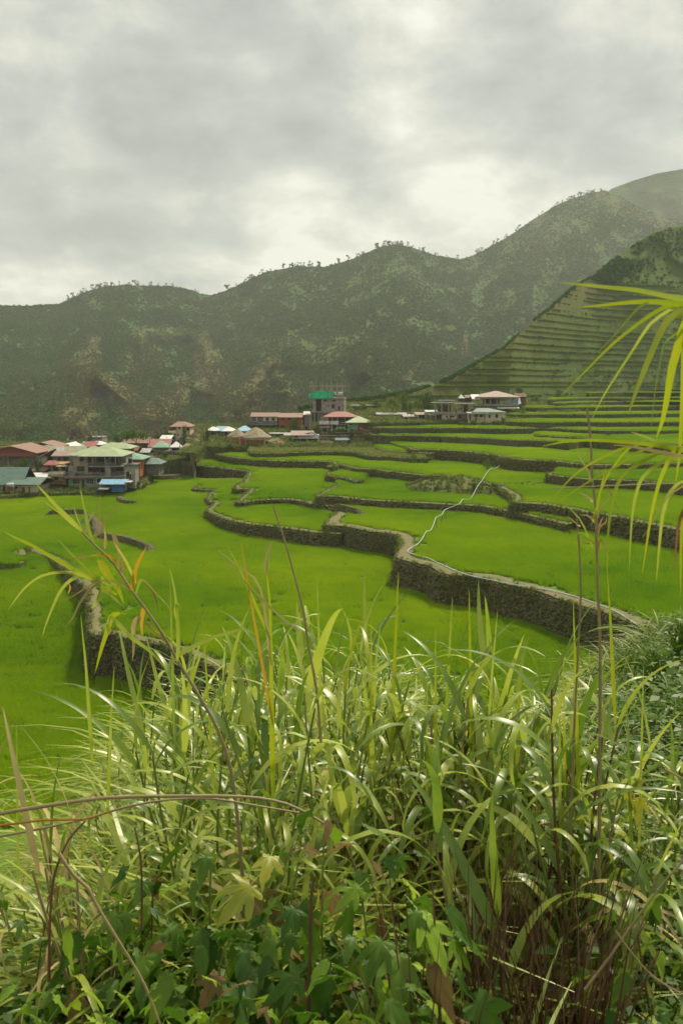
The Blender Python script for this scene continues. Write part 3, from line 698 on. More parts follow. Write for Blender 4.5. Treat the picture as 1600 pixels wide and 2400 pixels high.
for i in range(1, nr_s + 1):
    z = zt0 + (zs - zt0) * i / nr_s
    en = np.sin(math.pi * i / nr_s)
    rows.append((np.maximum(Yb + (z - z0) * cs + en * 16 * (.55 - ridged(c / 90., np.full(len(c), z / 40.), 4, 19)) * np.clip((zs - zl[NZ]) / 15, 0, 1), 200), z))
rows.append((Ys + 20, zs - 14)); rows.append((Ys + 200, zs - 160))
V = np.array([np.column_stack([xr * Y_ / (cp + yv * sp), Y_, z + EYE_Z]) for Y_, z in rows])
PYs = 905 - V[:, :, 2] * 0
dry = np.zeros(V.shape[:2])
pyv = 905 - (V[:, :, 2] - EYE_Z) / V[:, :, 1] * F
cc2 = np.broadcast_to(c, pyv.shape)
dsp = pyv - sil[None]                       # picture distance below the crest line
dry = np.clip(1 - np.abs(dsp - 18) / 75, 0, 1) * np.clip((pyv - 640) / 60, 0, 1) * .55 * (.3 + fbm(cc2 / 25, pyv / 18, 4, 3))
k = np.clip(1 - np.hypot((cc2 - 1370) / 70, (pyv - 690) / 60), 0, 1); dry = np.maximum(dry, k * 1.1 * fbm(cc2 / 12, pyv / 25, 4, 8))
hill = ob('terraced_hill', newmesh('hill', V.reshape(-1, 3), grid_faces(V.shape[0], len(c)), M['hill'], False, {'dry': np.clip(dry * .75, 0, 1).ravel()})); tag(hill, kind='structure')
# rice and grass fringes on its narrow steps, bushes above
fp = []; bp = []
for i, (Y_, z, ok) in enumerate(edge):
    for rep in range(7):
        ci = rng.uniform(0, len(c) - 1.01, 900); k0 = ci.astype(int)
        good = ok[k0] & (c[k0] < 1700) & (c[k0] > 860)
        y_ = np.interp(ci, np.arange(len(c)), Y_); z_ = np.interp(ci, np.arange(len(c)), z); x_ = np.interp(ci, np.arange(len(c)), xr / (cp + yv * sp)) * y_
        p_ = np.column_stack([x_, y_ + rng.uniform(0, .5, 900), z_ + EYE_Z - .05])[good]
        gk = fbm(p_[:, 0] / 25, p_[:, 2] / 8., 3, 77) > .33
        fp.append(p_[gk])
fp = np.concatenate(fp)
scatter('hill_grass', fp, rng.uniform(0, 6.28, len(fp)), rng.uniform(.9, 1.7, len(fp)), rng.choice([0, 0, 2, 1], len(fp)), tufts, 'thin lines of pale green grass along the steps of the terraced hill')
nb = 34000
ri = rng.integers(2, V.shape[0] - 3, nb); ci = rng.integers(0, len(c) - 1, nb)
p_ = V[ri, ci] * .5 + V[ri, ci + 1] * .5; up = (ri > 3 * NZ)
cl = fbm(p_[:, 0] / 14, p_[:, 2] / 9, 3, 71)
keep = (c[ci] < 1720) & (rng.uniform(size=nb) < np.where(up, .9, .30) * np.clip((cl - .25) * 2.5, 0, 1)) & (dry[ri, ci] < .6)
p_ = p_[keep]; up = up[keep]
scatter('hill_scrub', p_, rng.uniform(0, 6.28, len(p_)), np.where(up, rng.uniform(.35, 1.0, len(p_)), rng.uniform(.25, .7, len(p_))), rng.integers(0, 4, len(p_)), farsrc, 'dark scrub and bushes on the terraced hill')

# ------------------------------------------------------------------ haze
me = bpy.data.meshes.new('haze'); bm = bmesh.new(); bmesh.ops.create_cube(bm, size=1.0); bm.to_mesh(me); bm.free()
hz = ob('haze', me, loc=(0, 1400, EYE_Z - 52 + 400), scale=(5200, 4000, 900)); hz.scale[2] = 650; hz.location[2] = EYE_Z - 52 + 325
hm = bpy.data.materials.new('haze'); hm.use_nodes = True; hn = hm.node_tree.nodes; hn.clear()
ho = hn.new('ShaderNodeOutputMaterial'); hv = hn.new('ShaderNodeVolumePrincipled'); hv.inputs['Density'].default_value = .00016; hv.inputs['Color'].default_value = (.88, .94, .90, 1); hv.inputs['Anisotropy'].default_value = .2
hm.node_tree.links.new(hv.outputs[0], ho.inputs['Volume']); me.materials.append(hm); tag(hz, kind='stuff', label='thin pale valley haze')
# ------------------------------------------------------------------ village
def cmat(name, c, c2=None, **k):
    M[name] = mat(name, c, c2 or tuple(v * .66 for v in c), lo=.42, hi=.58, scale=k.pop('scale', 1.2), rough=k.pop('rough', .85), coord='obj', bump=k.pop('bump', .25), bscale=k.pop('bscale', 6), **k)
cmat('concrete', (.30, .285, .24), (.20, .19, .15)); cmat('concrete_dark', (.17, .165, .14), (.11, .105, .09)); cmat('block', (.29, .255, .19), (.21, .18, .13))
cmat('cream', (.56, .48, .33), (.46, .39, .26)); cmat('white_wall', (.62, .61, .55), (.48, .47, .42)); cmat('green_wall', (.24, .36, .20), (.18, .28, .15)); cmat('mint', (.16, .36, .25))
cmat('ochre', (.50, .30, .10)); cmat('yellow_wall', (.60, .42, .16)); cmat('brick_wall', (.38, .12, .045), (.30, .10, .04)); cmat('brown_wall', (.16, .10, .06)); cmat('bamboo', (.42, .22, .08), (.30, .14, .05), scale=3)
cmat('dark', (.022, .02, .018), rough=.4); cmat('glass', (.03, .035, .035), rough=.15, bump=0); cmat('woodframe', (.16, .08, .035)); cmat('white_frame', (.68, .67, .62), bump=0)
R_ = dict(bump=.35, wave=('X', 2.2), bdist=.06)
cmat('roof_green', (.23, .31, .15), (.30, .36, .20), rough=.55, scale=.6, **R_); cmat('roof_teal', (.065, .13, .105), (.09, .16, .13), rough=.5, **R_); cmat('roof_seagreen', (.12, .26, .16), (.16, .30, .20), rough=.5, **R_)
cmat('roof_red', (.29, .065, .05), (.22, .07, .055), rough=.5, **R_); cmat('roof_rust', (.27, .13, .085), (.20, .12, .09), rough=.6, **R_); cmat('roof_pink', (.33, .22, .18), (.24, .18, .15), rough=.6, **R_)
cmat('roof_tin', (.40, .39, .36), (.28, .27, .25), rough=.45, **R_); cmat('roof_white', (.66, .66, .63), (.52, .52, .5), rough=.5, **R_); cmat('roof_blue', (.16, .33, .50), (.22, .40, .55), rough=.5, **R_); cmat('roof_olive', (.20, .22, .12), (.28, .28, .17), rough=.6, **R_)
cmat('tarp_blue', (.04, .14, .36), (.06, .18, .40), rough=.5); cmat('tarp_orange', (.62, .15, .05), rough=.5); cmat('tarp_green', (.04, .30, .08), rough=.5); cmat('net', (.015, .36, .19), (.03, .45, .27), rough=.7, translucent=.3)
cmat('thatch', (.34, .28, .18), (.22, .18, .11), scale=2.5, bump=.9, bscale=14); cmat('plank', (.40, .33, .22), (.28, .22, .14), scale=4); cmat('bluesheet', (.33, .45, .52), rough=.5, wave=('X', 2), bdist=.05)
cmat('tank_black', (.012, .014, .03), rough=.3, bump=0); cmat('tank_white', (.7, .7, .68), rough=.35, bump=0); cmat('tank_blue', (.02, .08, .25), rough=.3, bump=0); cmat('metal', (.25, .25, .24), rough=.5)
FC = [(0, 1, 3, 2), (4, 6, 7, 5), (0, 4, 5, 1), (2, 3, 7, 6), (0, 2, 6, 4), (1, 5, 7, 3)]
class PB:
    """a building laid out in metres in front of its own base point"""
    def __init__(s, name, label, cat, xc, yb, Y, yaw=0, group=None):
        s.xc, s.yb, s.Y = xc, yb, Y; s.k = Y / F
        s.root = empty(name, tuple(At(xc, yb, Y)), (0, 0, math.radians(yaw)), label=label, cat=cat, group=group)
    def X(s, px): return (px - s.xc) * s.k
    def Z(s, py): return (s.yb - py) * s.k
    SEP = {'column', 'post', 'curtain', 'dark_opening', 'beam', 'floor_slab', 'wall', 'white_wall_panel', 'pillar', 'stored_goods', 'thin_roof', 'rear_wall', 'balcony_slab', 'tin_sheet', 'veranda_wall', 'yellow_post', 'white_post', 'fascia', 'laundry', 'roof_trim', 'lower_wall', 'ring_beam'}
    def boxes(s, name, m, L_, parent=None, kind=None):
        if name in s.SEP and len(L_) > 1:
            for q in L_: o = s.boxes(name, m, [q], parent, kind)
            return o
        V = []; Fq = []
        for i, (a, b, c, d, e, f) in enumerate(L_):   # px0 px1 pyTop pyBottom d0 d1
            e += .0013 * (i % 7); 
            V += [(x, y, z) for x in (s.X(a), s.X(b)) for y in (e, f) for z in (s.Z(d), s.Z(c))]
            Fq += [tuple(q + 8 * i for q in t) for t in FC]
        o = ob(name, newmesh(name, V, Fq, M[m]), parent or s.root)
        if kind: o['kind'] = kind
        return o
    def box(s, name, m, *a, parent=None): return s.boxes(name, m, [a], parent)
    def roof(s, m, kind, x0, x1, ye, yr, D, rx0=None, rx1=None, y0=-.6, th=.14, name='roof', skew=0):
        X0, X1, ze, zr = s.X(x0), s.X(x1), s.Z(ye), s.Z(yr); D1 = D + .6; ym = (y0 + D1) / 2
        if kind == 'hip':
            a = s.X(rx0 if rx0 is not None else x0 + (x1 - x0) * .3); b = s.X(rx1 if rx1 is not None else x1 - (x1 - x0) * .3)
            T = [(X0, y0, ze), (X1, y0, ze), (X1, D1, ze), (X0, D1, ze), (a, ym, zr), (b, ym, zr)]
            Fq = [(0, 1, 5, 4), (1, 2, 5), (2, 3, 4, 5), (3, 0, 4)]
        elif kind == 'side':     # ridge runs left-right
            T = [(X0, y0, ze), (X1, y0, ze), (X1, D1, ze), (X0, D1, ze), (X0, ym, zr), (X1, ym, zr)]
            Fq = [(0, 1, 5, 4), (2, 3, 4, 5), (1, 2, 5), (3, 0, 4)]
        elif kind == 'gable':    # gable faces the viewer
            a = s.X(rx0 if rx0 is not None else (x0 + x1) / 2)
            T = [(X0, y0, ze), (X1, y0, ze), (X1, D1, ze), (X0, D1, ze), (a, y0, zr), (a, D1, zr)]
            Fq = [(0, 4, 5, 3), (1, 2, 5, 4)]
        elif kind == 'shed':
            T = [(X0, y0, ze), (X1, y0, ze), (X1 + skew, D1, zr), (X0 + skew, D1, zr)]; Fq = [(0, 1, 2, 3)]
        else: T = [(X0, y0, ze), (X1, y0, ze), (X1, D1, ze), (X0, D1, ze)]; Fq = [(0, 1, 2, 3)]
        n = len(T); bot = [(x, y, z - th) for x, y, z in T]; Fb = [tuple(q + n for q in reversed(f)) for f in Fq]
        rim = [0, 1, 2, 3] if kind not in ('gable',) else [0, 4, 1, 2, 5, 3]
        R = [(rim[i], rim[i] + n, rim[(i + 1) % len(rim)] + n, rim[(i + 1) % len(rim)]) for i in range(len(rim))]
        if kind == 'side': R = R; 
        return ob(name, newmesh(name, T + bot, Fq + Fb + R, M[m]), s.root)
    def tri(s, name, m, x0, x1, ye, yr, d, xa=None, th=.2):
        a = s.X(xa if xa is not None else (x0 + x1) / 2)
        V = [(s.X(x0), d, s.Z(ye)), (s.X(x1), d, s.Z(ye)), (a, d, s.Z(yr)), (s.X(x0), d + th, s.Z(ye)), (s.X(x1), d + th, s.Z(ye)), (a, d + th, s.Z(yr))]
        return ob(name, newmesh(name, V, [(0, 1, 2), (5, 4, 3), (0, 3, 4, 1), (1, 4, 5, 2), (2, 5, 3, 0)], M[m]), s.root)
    def win(s, x0, x1, y0, y1, d=0, fm='woodframe', pm='glass', t=1.1, mull=0, name='window'):
        fr = [(x0 - t, x1 + t, y0 - t, y0, d - .09, d + .02), (x0 - t, x1 + t, y1, y1 + t, d - .11, d + .02), (x0 - t, x0, y0, y1, d - .085, d + .02), (x1, x1 + t, y0, y1, d - .085, d + .02)]
        for i in range(mull):
            xm = x0 + (x1 - x0) * (i + 1) / (mull + 1); fr.append((xm - .3, xm + .3, y0, y1, d - .07, d + .02))
        f = s.boxes(name, fm, fr); s.boxes('pane', pm, [(x0, x1, y0, y1, d - .03, d + .01)], f); return f
    def door(s, x0, x1, y0, y1, d=0, m='woodframe'): return s.box('door', m, x0, x1, y0, y1, d - .06, d + .02)
    def rail(s, x0, x1, y0, y1, d=0, m='concrete', step=2.2, name='railing'):
        B = [(x0, x1, y0, y0 + .7, d - .06, d + .06), (x0, x1, y1 - .6, y1, d - .05, d + .05)]
        n = max(2, int((x1 - x0) / step))
        B += [(x0 + (x1 - x0) * i / n - .22, x0 + (x1 - x0) * i / n + .22, y0 + .7, y1 - .6, d - .03, d + .03) for i in range(n + 1)]
        return s.boxes(name, m, B)
    def tank(s, x0, x1, y0, y1, d, m, name='water_tank', horiz=False, parent=None):
        r = (s.X(x1) - s.X(x0)) / 2; c = (s.X(x0) + s.X(x1)) / 2; z0, z1 = s.Z(y1), s.Z(y0)
        if horiz:
            rr = (z1 - z0) / 2; zc = (z0 + z1) / 2; V, Fq = tube([(c - r, d, zc), (c - r * .93, d, zc), (c, d, zc), (c + r * .93, d, zc), (c + r, d, zc)], [.05, rr, rr, rr, .05], 12)
        else:
            h = z1 - z0; V, Fq = tube([(c, d, z0), (c, d, z0 + .02), (c, d, z0 + h * .75), (c, d, z0 + h * .9), (c, d, z1)], [.02, r, r, r * .75, r * .2], 12)
        return ob(name, newmesh(name, V, Fq, M[m], True), parent or s.root)
def house(label, x0, x1, yb, ye, yr, Y, D, kind, wm, rm, wins=(), doors=(), yaw=0, over=3, rx=None, fm='woodframe', name='village_house', cat='house', down=6, post=None, gm=None, mull=0):
    b = PB(name, label, cat, (x0 + x1) / 2, yb, Y, yaw)
    b.box('wall', wm, x0, x1, ye + .3, yb + down, 0, D)
    rx0, rx1 = rx if rx else (None, None)
    b.roof(rm, kind, x0 - over, x1 + over, ye, yr, D, rx0, rx1)
    if kind == 'gable': b.tri('gable_wall', gm or wm, x0, x1, ye + .3, yr + 2, .01, rx0)
    for w_ in wins: b.win(*w_, fm=fm, mull=mull)
    for d_ in doors: b.door(*d_)
    return b
# --- left bottom: green roofed chapel-like house
b = PB('village_house', 'cream house with steep dark green roof and round-arched windows at the left edge', 'house', 40, 1160, 184)
b.box('wall', 'cream', -40, 52, 1133, 1166, 0, 7); b.box('side_wing', 'cream', 30, 97, 1131, 1164, -1.6, 6)
b.roof('roof_teal', 'side', -46, 58, 1134, 1098, 8, y0=-1.0)
b.roof('roof_teal', 'side', 30, 106, 1132, 1120, 6, y0=-2.6, name='wing_roof')
b.boxes('roof_trim', 'roof_tin', [(-46, 58, 1133.4, 1134.6, -1.1, -.95), (29, 106, 1131.5, 1132.7, -2.75, -2.6)])
for x in (-14, -3, 8): 
    b.win(x, x + 6, 1139, 1150, 0, 'white_frame', 'dark')
b.win(43, 48, 1138, 1143, -1.6, 'woodframe', 'dark', .6); b.door(60, 66, 1140, 1152, -1.6, 'roof_red'); b.door(75, 78, 1138, 1153, -1.6, 'woodframe')
b = PB('water_tank', 'white cylindrical water tank on a wooden stand beside the cream house', 'water tank', 24, 1160, 180)
b.tank(15, 31, 1132, 1140, .6, 'tank_white', 'tank_body', True); b.boxes('stand', 'wood', [(15, 33, 1140, 1142, 0, 1.2), (16, 17.5, 1142, 1160, 0, .15), (31, 32.5, 1142, 1160, 0, .15), (16, 17.5, 1142, 1160, 1, 1.15), (31, 32.5, 1142, 1160, 1, 1.15), (15, 33, 1150, 1151.5, 0, 1.1)]); b.box('stored_crate', 'brown_wall', 18, 31, 1142, 1150, .2, 1)
# --- red hall
b = PB('community_hall', 'long hall with rusty red roof and bright red gable fascia at the left edge', 'hall', 20, 1098, 214)
b.box('wall', 'concrete_dark', -70, 88, 1069, 1104, 0, 12); b.box('fascia', 'roof_red', -72, 91, 1060, 1069, -1.0, -.2)
b.roof('roof_rust', 'gable', -74, 94, 1061, 1044, 12, 32, y0=-1.4); b.tri('gable_wall', 'roof_red', -70, 89, 1062, 1047, -.4, 32)
b.boxes('pilaster', 'concrete', [(20, 23, 1070, 1100, -.25, 0)])
b.roof('roof_rust', 'gable', 40, 98, 1056, 1044, 22, 56, y0=12.8, name='rear_roof')
# --- small roofs behind
house('low house with faded green hip roof between the red hall and the white gable', 86, 128, 1078, 1054, 1043, 236, 8, 'hip', 'brown_wall', 'roof_seagreen')
house('house with a tin roof edge peeking beside the red hall', 92, 101, 1080, 1062, 1050, 226, 6, 'gable', 'concrete_dark', 'roof_olive', rx=(91, 0))
house('house with a white gabled roof rising behind the olive roof', 143, 172, 1070, 1050, 1039, 240, 8, 'gable', 'white_wall', 'roof_white', gm='roof_white')
house('small shed with tin roof beside the white gable', 128, 141, 1064, 1046, 1042.5, 243, 5, 'side', 'concrete', 'roof_seagreen')
b = house('house with olive roof and open front gable above the red porch', 112, 192, 1098, 1068, 1048, 206, 9, 'side', 'brown_wall', 'roof_olive', [(116, 121, 1074, 1078), (129, 134, 1072, 1078)])
b.roof('roof_tin', 'gable', 99, 152, 1068.5, 1049, 3, 141, y0=-2.6, name='front_gable'); b.tri('gable_wall', 'brown_wall', 112, 150, 1068, 1051, -1.6, 140); b.rail(112, 150, 1078, 1086, -1.6, 'wood')
b = house('house with pale pink roof squeezed beside the big green roof', 126, 170, 1100, 1068, 1058, 200, 5, 'side', 'concrete_dark', 'roof_pink', [(137, 143, 1073, 1078), (150, 158, 1072, 1084)]); b.rail(125, 172, 1079, 1090, -.7, 'metal', 2.5)
# --- the big green-roofed house
b = PB('apartment_house', 'large three-storey house with pale green hip roof, open balconies and green ground floor', 'house', 230, 1148, 190)
b.roof('roof_green', 'hip', 154, 236, 1067, 1049.5, 9, 205, 215, y0=.6); b.roof('roof_green', 'hip', 190, 293, 1067.5, 1049.8, 10, 228, 246, y0=-1.2, name='front_roof')
b.boxes('fascia', 'roof_white', [(154, 192, 1066.6, 1068.4, .35, .55), (190, 293, 1067.1, 1068.8, -1.4, -1.2)])
b.boxes('wall', 'concrete', [(208, 290, 1069, 1118, 3.2, 9), (155, 175, 1069, 1118, 3.2, 9), (160, 176, 1092, 1117, .6, 3)])
b.box('tan_block', 'block', 174, 206, 1068.6, 1107, 0, 3.6)
b.win(190, 198, 1071, 1080, 0, mull=1); b.win(183, 199, 1093, 1103, 0, mull=3)
b.boxes('ground_floor_wall', 'green_wall', [(161, 274, 1118, 1154, .1, 8), ])
for x in ((171, 188), (203, 220)): b.win(x[0], x[1], 1122, 1134, .1, 'white_frame', 'glass', 1.3, 3)
b.win(228, 243, 1122, 1131, .1, 'white_frame', 'dark', 1.5); b.door(193, 198, 1125, 1143, .1, 'woodframe')
b.boxes('balcony_slab', 'concrete', [(210, 290, 1091.5, 1094, -.6, 3.2), (153, 292, 1115.5, 1117.8, -.9, 3)])
b.boxes('column', 'concrete', [(249, 262, 1094, 1117, -.4, .6), (219, 222, 1069, 1092, -.3, 0), (248, 250.5, 1069, 1092, -.3, 0), (207, 209, 1069, 1117, -.2, .1), (273, 275, 1069, 1092, -.3, 0)])
b.rail(210, 274, 1083, 1091.5, -.5, 'metal', 1.6); b.rail(153, 249, 1106, 1115.5, -.8, 'metal', 1.6, 'lower_railing'); b.rail(262, 292, 1107, 1115, 0, 'metal', 1.6, 'side_railing')
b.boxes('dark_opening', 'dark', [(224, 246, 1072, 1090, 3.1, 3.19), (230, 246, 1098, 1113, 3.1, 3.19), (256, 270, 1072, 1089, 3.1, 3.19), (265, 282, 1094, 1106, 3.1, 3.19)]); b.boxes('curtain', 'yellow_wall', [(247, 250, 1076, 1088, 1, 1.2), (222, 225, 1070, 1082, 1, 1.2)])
b.boxes('red_door', 'roof_red', [(208, 217, 1098, 1113, 3.05, 3.19)]); b.boxes('awning', 'roof_rust', [(157 + i * 5.4, 159.6 + i * 5.4, 1117.5 + (i % 3) * .4, 1120.6, -1.8, .1) for i in range(12)])
b.boxes('white_windows', 'white_frame', [(265, 275, 1120, 1127, .0, .09)])
# yellow wing
b = PB('village_house', 'yellow and orange house wing with white balcony left of the tan block', 'house', 135, 1136, 190)
b.boxes('wall', 'ochre', [(117, 152, 1088, 1136, 1.0, 7)]); b.boxes('balcony', 'white_wall', [(116, 154, 1105, 1111.5, -.4, 0)]); b.box('balcony_floor', 'ochre', 115, 154, 1112, 1117, -.5, 1)
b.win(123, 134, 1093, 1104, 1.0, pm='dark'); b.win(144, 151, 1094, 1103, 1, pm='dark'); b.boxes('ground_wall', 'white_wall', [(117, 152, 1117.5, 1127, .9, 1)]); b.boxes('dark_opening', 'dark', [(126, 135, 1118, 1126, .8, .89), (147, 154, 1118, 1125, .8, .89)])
b.roof('roof_red', 'hip', 104, 135, 1089, 1080, 3, 112, 126, y0=-.5, name='porch_roof'); b.box('ledge', 'white_wall', 133, 158, 1091.5, 1093.5, -.2, 1)
# concrete stair tower with the black tank
b = PB('stair_tower', 'bare concrete stair tower with black water tank on top, right of the balconies', 'tower', 306, 1142, 188)
b.boxes('wall', 'concrete', [(293, 318, 1090, 1106, 0, 3.5), (293, 297, 1106, 1144, 0, 3), (309, 318, 1106, 1144, 0, 3.5), (297, 309, 1128, 1144, .5, 3)]); b.box('floor_slab', 'concrete_dark', 288, 322, 1087.5, 1090, -.4, 4)
b.tank(300, 309, 1073, 1085, 1, 'tank_black'); b.boxes('tank_stand', 'concrete_dark', [(299, 310, 1085, 1087.5, .3, 2)]); b.boxes('laundry', 'roof_red', [(301, 305, 1122, 1128, .1, .15)])
b = house('orange-walled house under a green hip roof right of the black tank', 286, 328, 1112, 1076, 1062, 200, 8, 'hip', 'brick_wall', 'roof_seagreen', over=9, rx=(296, 300))
house('long house with pale green hip roof behind the big green roof', 236, 297, 1072, 1051, 1040, 214, 8, 'hip', 'woodframe', 'roof_green', over=10, rx=(246, 281))
house('low grey shack with teal hip roof right of the orange house', 343, 372, 1108, 1087, 1075, 205, 6, 'hip', 'concrete_dark', 'roof_teal', over=7, rx=(345, 363))
# blue shed and tin annexes
b = PB('market_shed', 'low shed with bright blue roof and blue tarpaulin wall on the field edge', 'shed', 268, 1150, 184)
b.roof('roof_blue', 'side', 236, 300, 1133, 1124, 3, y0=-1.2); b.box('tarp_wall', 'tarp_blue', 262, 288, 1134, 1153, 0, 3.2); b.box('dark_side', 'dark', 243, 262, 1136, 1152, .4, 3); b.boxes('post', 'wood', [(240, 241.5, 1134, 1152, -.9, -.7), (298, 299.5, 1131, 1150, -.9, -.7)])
b.roof('roof_tin', 'shed', 236, 260, 1143, 1136, 1.5, y0=-2.2, name='tin_awning'); b.box('white_roof_sheet', 'roof_white', 296, 309, 1128, 1130, -1, 1.5)
b = PB('tin_annex', 'low annex with long flat tin roof left of the green ground floor', 'shed', 90, 1152, 193)
b.box('wall', 'white_wall', 62, 160, 1124, 1156, 0, 4); b.roof('roof_white', 'shed', 57, 127, 1119, 1113, 5, y0=-1); b.boxes('dark_opening', 'dark', [(64, 84, 1121, 1127, -.05, 0), (124, 133, 1128, 1140, -.05, 0)]); b.roof('roof_tin', 'shed', 98, 137, 1127, 1124, 1, y0=-1.8, name='lower_sheet'); b.boxes('tin_sheet', 'roof_tin', [(136, 163, 1126, 1141, -.12, -.05)]); b.boxes('pink_panel', 'roof_pink', [(126, 134, 1134, 1143, -.13, -.06)])
b = PB('drum', 'blue plastic drum on the slope behind the tin annex', 'drum', 67, 1112, 200); b.tank(64, 70, 1104, 1112, 0, 'tank_blue', 'drum_body'); b.box('lid', 'tank_black', 64.5, 69.5, 1103.4, 1104, -.2, .2)
b = PB('drum', 'small blue drum standing at the paddy edge left of the blue shed', 'drum', 230, 1154, 182); b.tank(227, 233, 1145, 1154, 0, 'tank_blue', 'drum_body'); b.box('lid', 'tank_black', 227.5, 232.5, 1144.3, 1145, -.2, .2)
# behind, centre left
b = PB('unfinished_house', 'bare concrete roof floor with four stub columns behind the green roofs', 'building', 222, 1052, 262)
b.box('wall', 'concrete', 204, 240, 1028, 1056, 0, 6); b.box('floor_slab', 'concrete', 203, 241, 1024, 1026, -.3, 6)
for x in (213, 222, 226, 237): b.box('column', 'concrete', x, x + 2, 1012, 1024, .5, .8)
for i, a in enumerate([('low house with dark red roof left of the long green roof', 200, 222, 1060, 1047, 1036, 'roof_red', 'brown_wall'), ('low house with small white roof above the long green roof', 214, 236, 1060, 1042, 1035, 'roof_white', 'brick_wall'), ('tin-roofed house with rooftop water tank left of the dark red roof', 178, 198, 1060, 1047, 1041, 'roof_tin', 'concrete'),
     ('house with long rusty white roof left of the umbrella tree', 240, 292, 1066, 1043, 1038, 'roof_tin', 'brown_wall'), ('house with patchy orange roof behind the umbrella tree', 292, 348, 1072, 1038, 1026, 'roof_rust', 'brown_wall'), ('house with white gable end right of the patchy orange roof', 345, 360, 1052, 1040, 1030, 'roof_white', 'white_wall'),
     ('tin-roofed house above the red roof in the village centre', 378, 400, 1040, 1028, 1021, 'roof_white', 'concrete')]):
    bb = house(a[0], a[1], a[2], a[3], a[4], a[5], 246 + i * 1.5, 6, 'hip' if i % 2 else 'side', a[7], a[6])
    if i == 2: bb.tank(189, 197, 1036, 1041, 2, 'tank_white')
house('house with broad dark red roof behind the small green hip roof', 350, 396, 1064, 1048, 1031, 250, 8, 'side', 'brown_wall', 'roof_red')
b = house('narrow grey house with small green hip roof left of the white canopy', 360, 392, 1080, 1048, 1035, 238, 6, 'hip', 'concrete_dark', 'roof_seagreen', [(369, 374, 1060, 1068)], rx=(371, 375)); b.boxes('white_pillar', 'white_wall', [(383, 390, 1058, 1080, -.2, 0)])
b = PB('canopy_house', 'grey flat-roofed house with white peaked canopy and small thatched shelter on its roof', 'house', 422, 1076, 236)
b.box('wall', 'concrete_dark', 392, 448, 1059, 1080, 0, 6); b.box('roof_slab', 'concrete', 390, 450, 1056.5, 1058.8, -.4, 6); b.win(406, 415, 1062.5, 1067, 0, 'white_frame', 'dark', .8, 1)
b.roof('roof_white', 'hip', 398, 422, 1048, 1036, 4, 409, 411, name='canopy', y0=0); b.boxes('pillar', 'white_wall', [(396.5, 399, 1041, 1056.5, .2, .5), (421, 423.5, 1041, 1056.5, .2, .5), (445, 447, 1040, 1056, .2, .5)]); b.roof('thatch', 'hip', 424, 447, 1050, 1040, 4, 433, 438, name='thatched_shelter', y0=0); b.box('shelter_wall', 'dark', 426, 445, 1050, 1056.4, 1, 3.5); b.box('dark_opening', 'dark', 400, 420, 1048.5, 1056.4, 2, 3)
b = PB('apartment_house', 'cream three-storey house with orange hip roof and corner balcony above the village centre', 'house', 425, 1046, 262)
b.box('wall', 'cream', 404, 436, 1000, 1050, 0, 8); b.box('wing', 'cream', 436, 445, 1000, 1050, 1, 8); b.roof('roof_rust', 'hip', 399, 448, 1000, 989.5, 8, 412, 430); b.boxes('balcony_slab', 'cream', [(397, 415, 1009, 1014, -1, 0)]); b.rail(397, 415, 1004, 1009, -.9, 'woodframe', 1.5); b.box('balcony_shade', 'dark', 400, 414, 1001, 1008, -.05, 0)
for x in ((419, 424, 1001.5, 1006), (408.5, 413, 1016.5, 1021), (416.5, 420, 1016.5, 1021), (427, 431.5, 1016.5, 1021), (409, 412, 1031, 1035), (417, 420, 1031, 1035)): b.win(*x, 0, 'white_frame', 'dark', .7)
b.box('lean_to', 'brown_wall', 424, 446, 1025, 1027, -2, 0); b.win(438, 442, 1003, 1009, 1, 'woodframe', 'dark', .6)
# tin roofs left of the thatched huts
house('grey house with weathered white hip roof beside the utility pole', 487, 508, 1042, 1009, 1001, 262, 6, 'hip', 'concrete_dark', 'roof_white', [(497, 503, 1012, 1020)], rx=(495, 499))
house('house with blue roof between the two white hip roofs', 508, 530, 1042, 1010, 1000, 266, 6, 'side', 'concrete_dark', 'roof_blue')
b = house('grey two-storey house with white hip roof left of the first thatched hut', 524, 549, 1044, 1010, 1001, 258, 5, 'hip', 'concrete', 'roof_white', [(528, 533, 1014, 1020)], rx=(532, 536)); b.boxes('post', 'wood', [(518, 519.2, 1010, 1040, -.6, -.4)])
house('house with pale blue hip roof behind the thatched huts', 552, 584, 1040, 1010, 999, 268, 7, 'hip', 'concrete', 'roof_blue', rx=(568, 574))
def hut(label, x0, x1, ye, yr, wx0, wx1, yb, Y):
    b = PB('thatched_hut', label, 'hut', (x0 + x1) / 2, yb, Y)
    n = 20; a0, a1 = b.X(x0), b.X(x1); R = (a1 - a0) / 2; c = (a0 + a1) / 2; V = []; rings = [(1.0, -.30), (1.03, -.02), (.80, .26), (.58, .50), (.36, .75), (.17, .95), (.04, 1.03)]
    h = b.Z(yr) - b.Z(ye)
    for k, (q, z) in enumerate(rings):
        for i in range(n):
            a = 2 * math.pi * i / n; w_ = 1 + .03 * math.sin(i * 2.3 + k); V.append((c + R * q * w_ * math.cos(a), 3.2 + min(R, 4.6) * q * w_ * math.sin(a), b.Z(ye) + h * z + .05 * math.sin(i * 5.1 + k * 2)))
    Fq = [(k * n + i, k * n + (i + 1) % n, (k + 1) * n + (i + 1) % n, (k + 1) * n + i) for k in range(len(rings) - 1) for i in range(n)] + [tuple(range((len(rings) - 1) * n, len(rings) * n)), tuple(reversed(range(n)))]
    ob('thatched_roof', newmesh('thatch', V, Fq, M['thatch']), b.root)
    return b
b = hut('left of two thatched huts, lower and partly hidden by the larger one', 529, 577, 1024, 1007, 546, 566, 1047, 246); b.box('wall', 'bamboo', 536, 562, 1022, 1050, 1, 5); b.box('lower_wall', 'brown_wall', 533, 560, 1036, 1052, .6, .95)
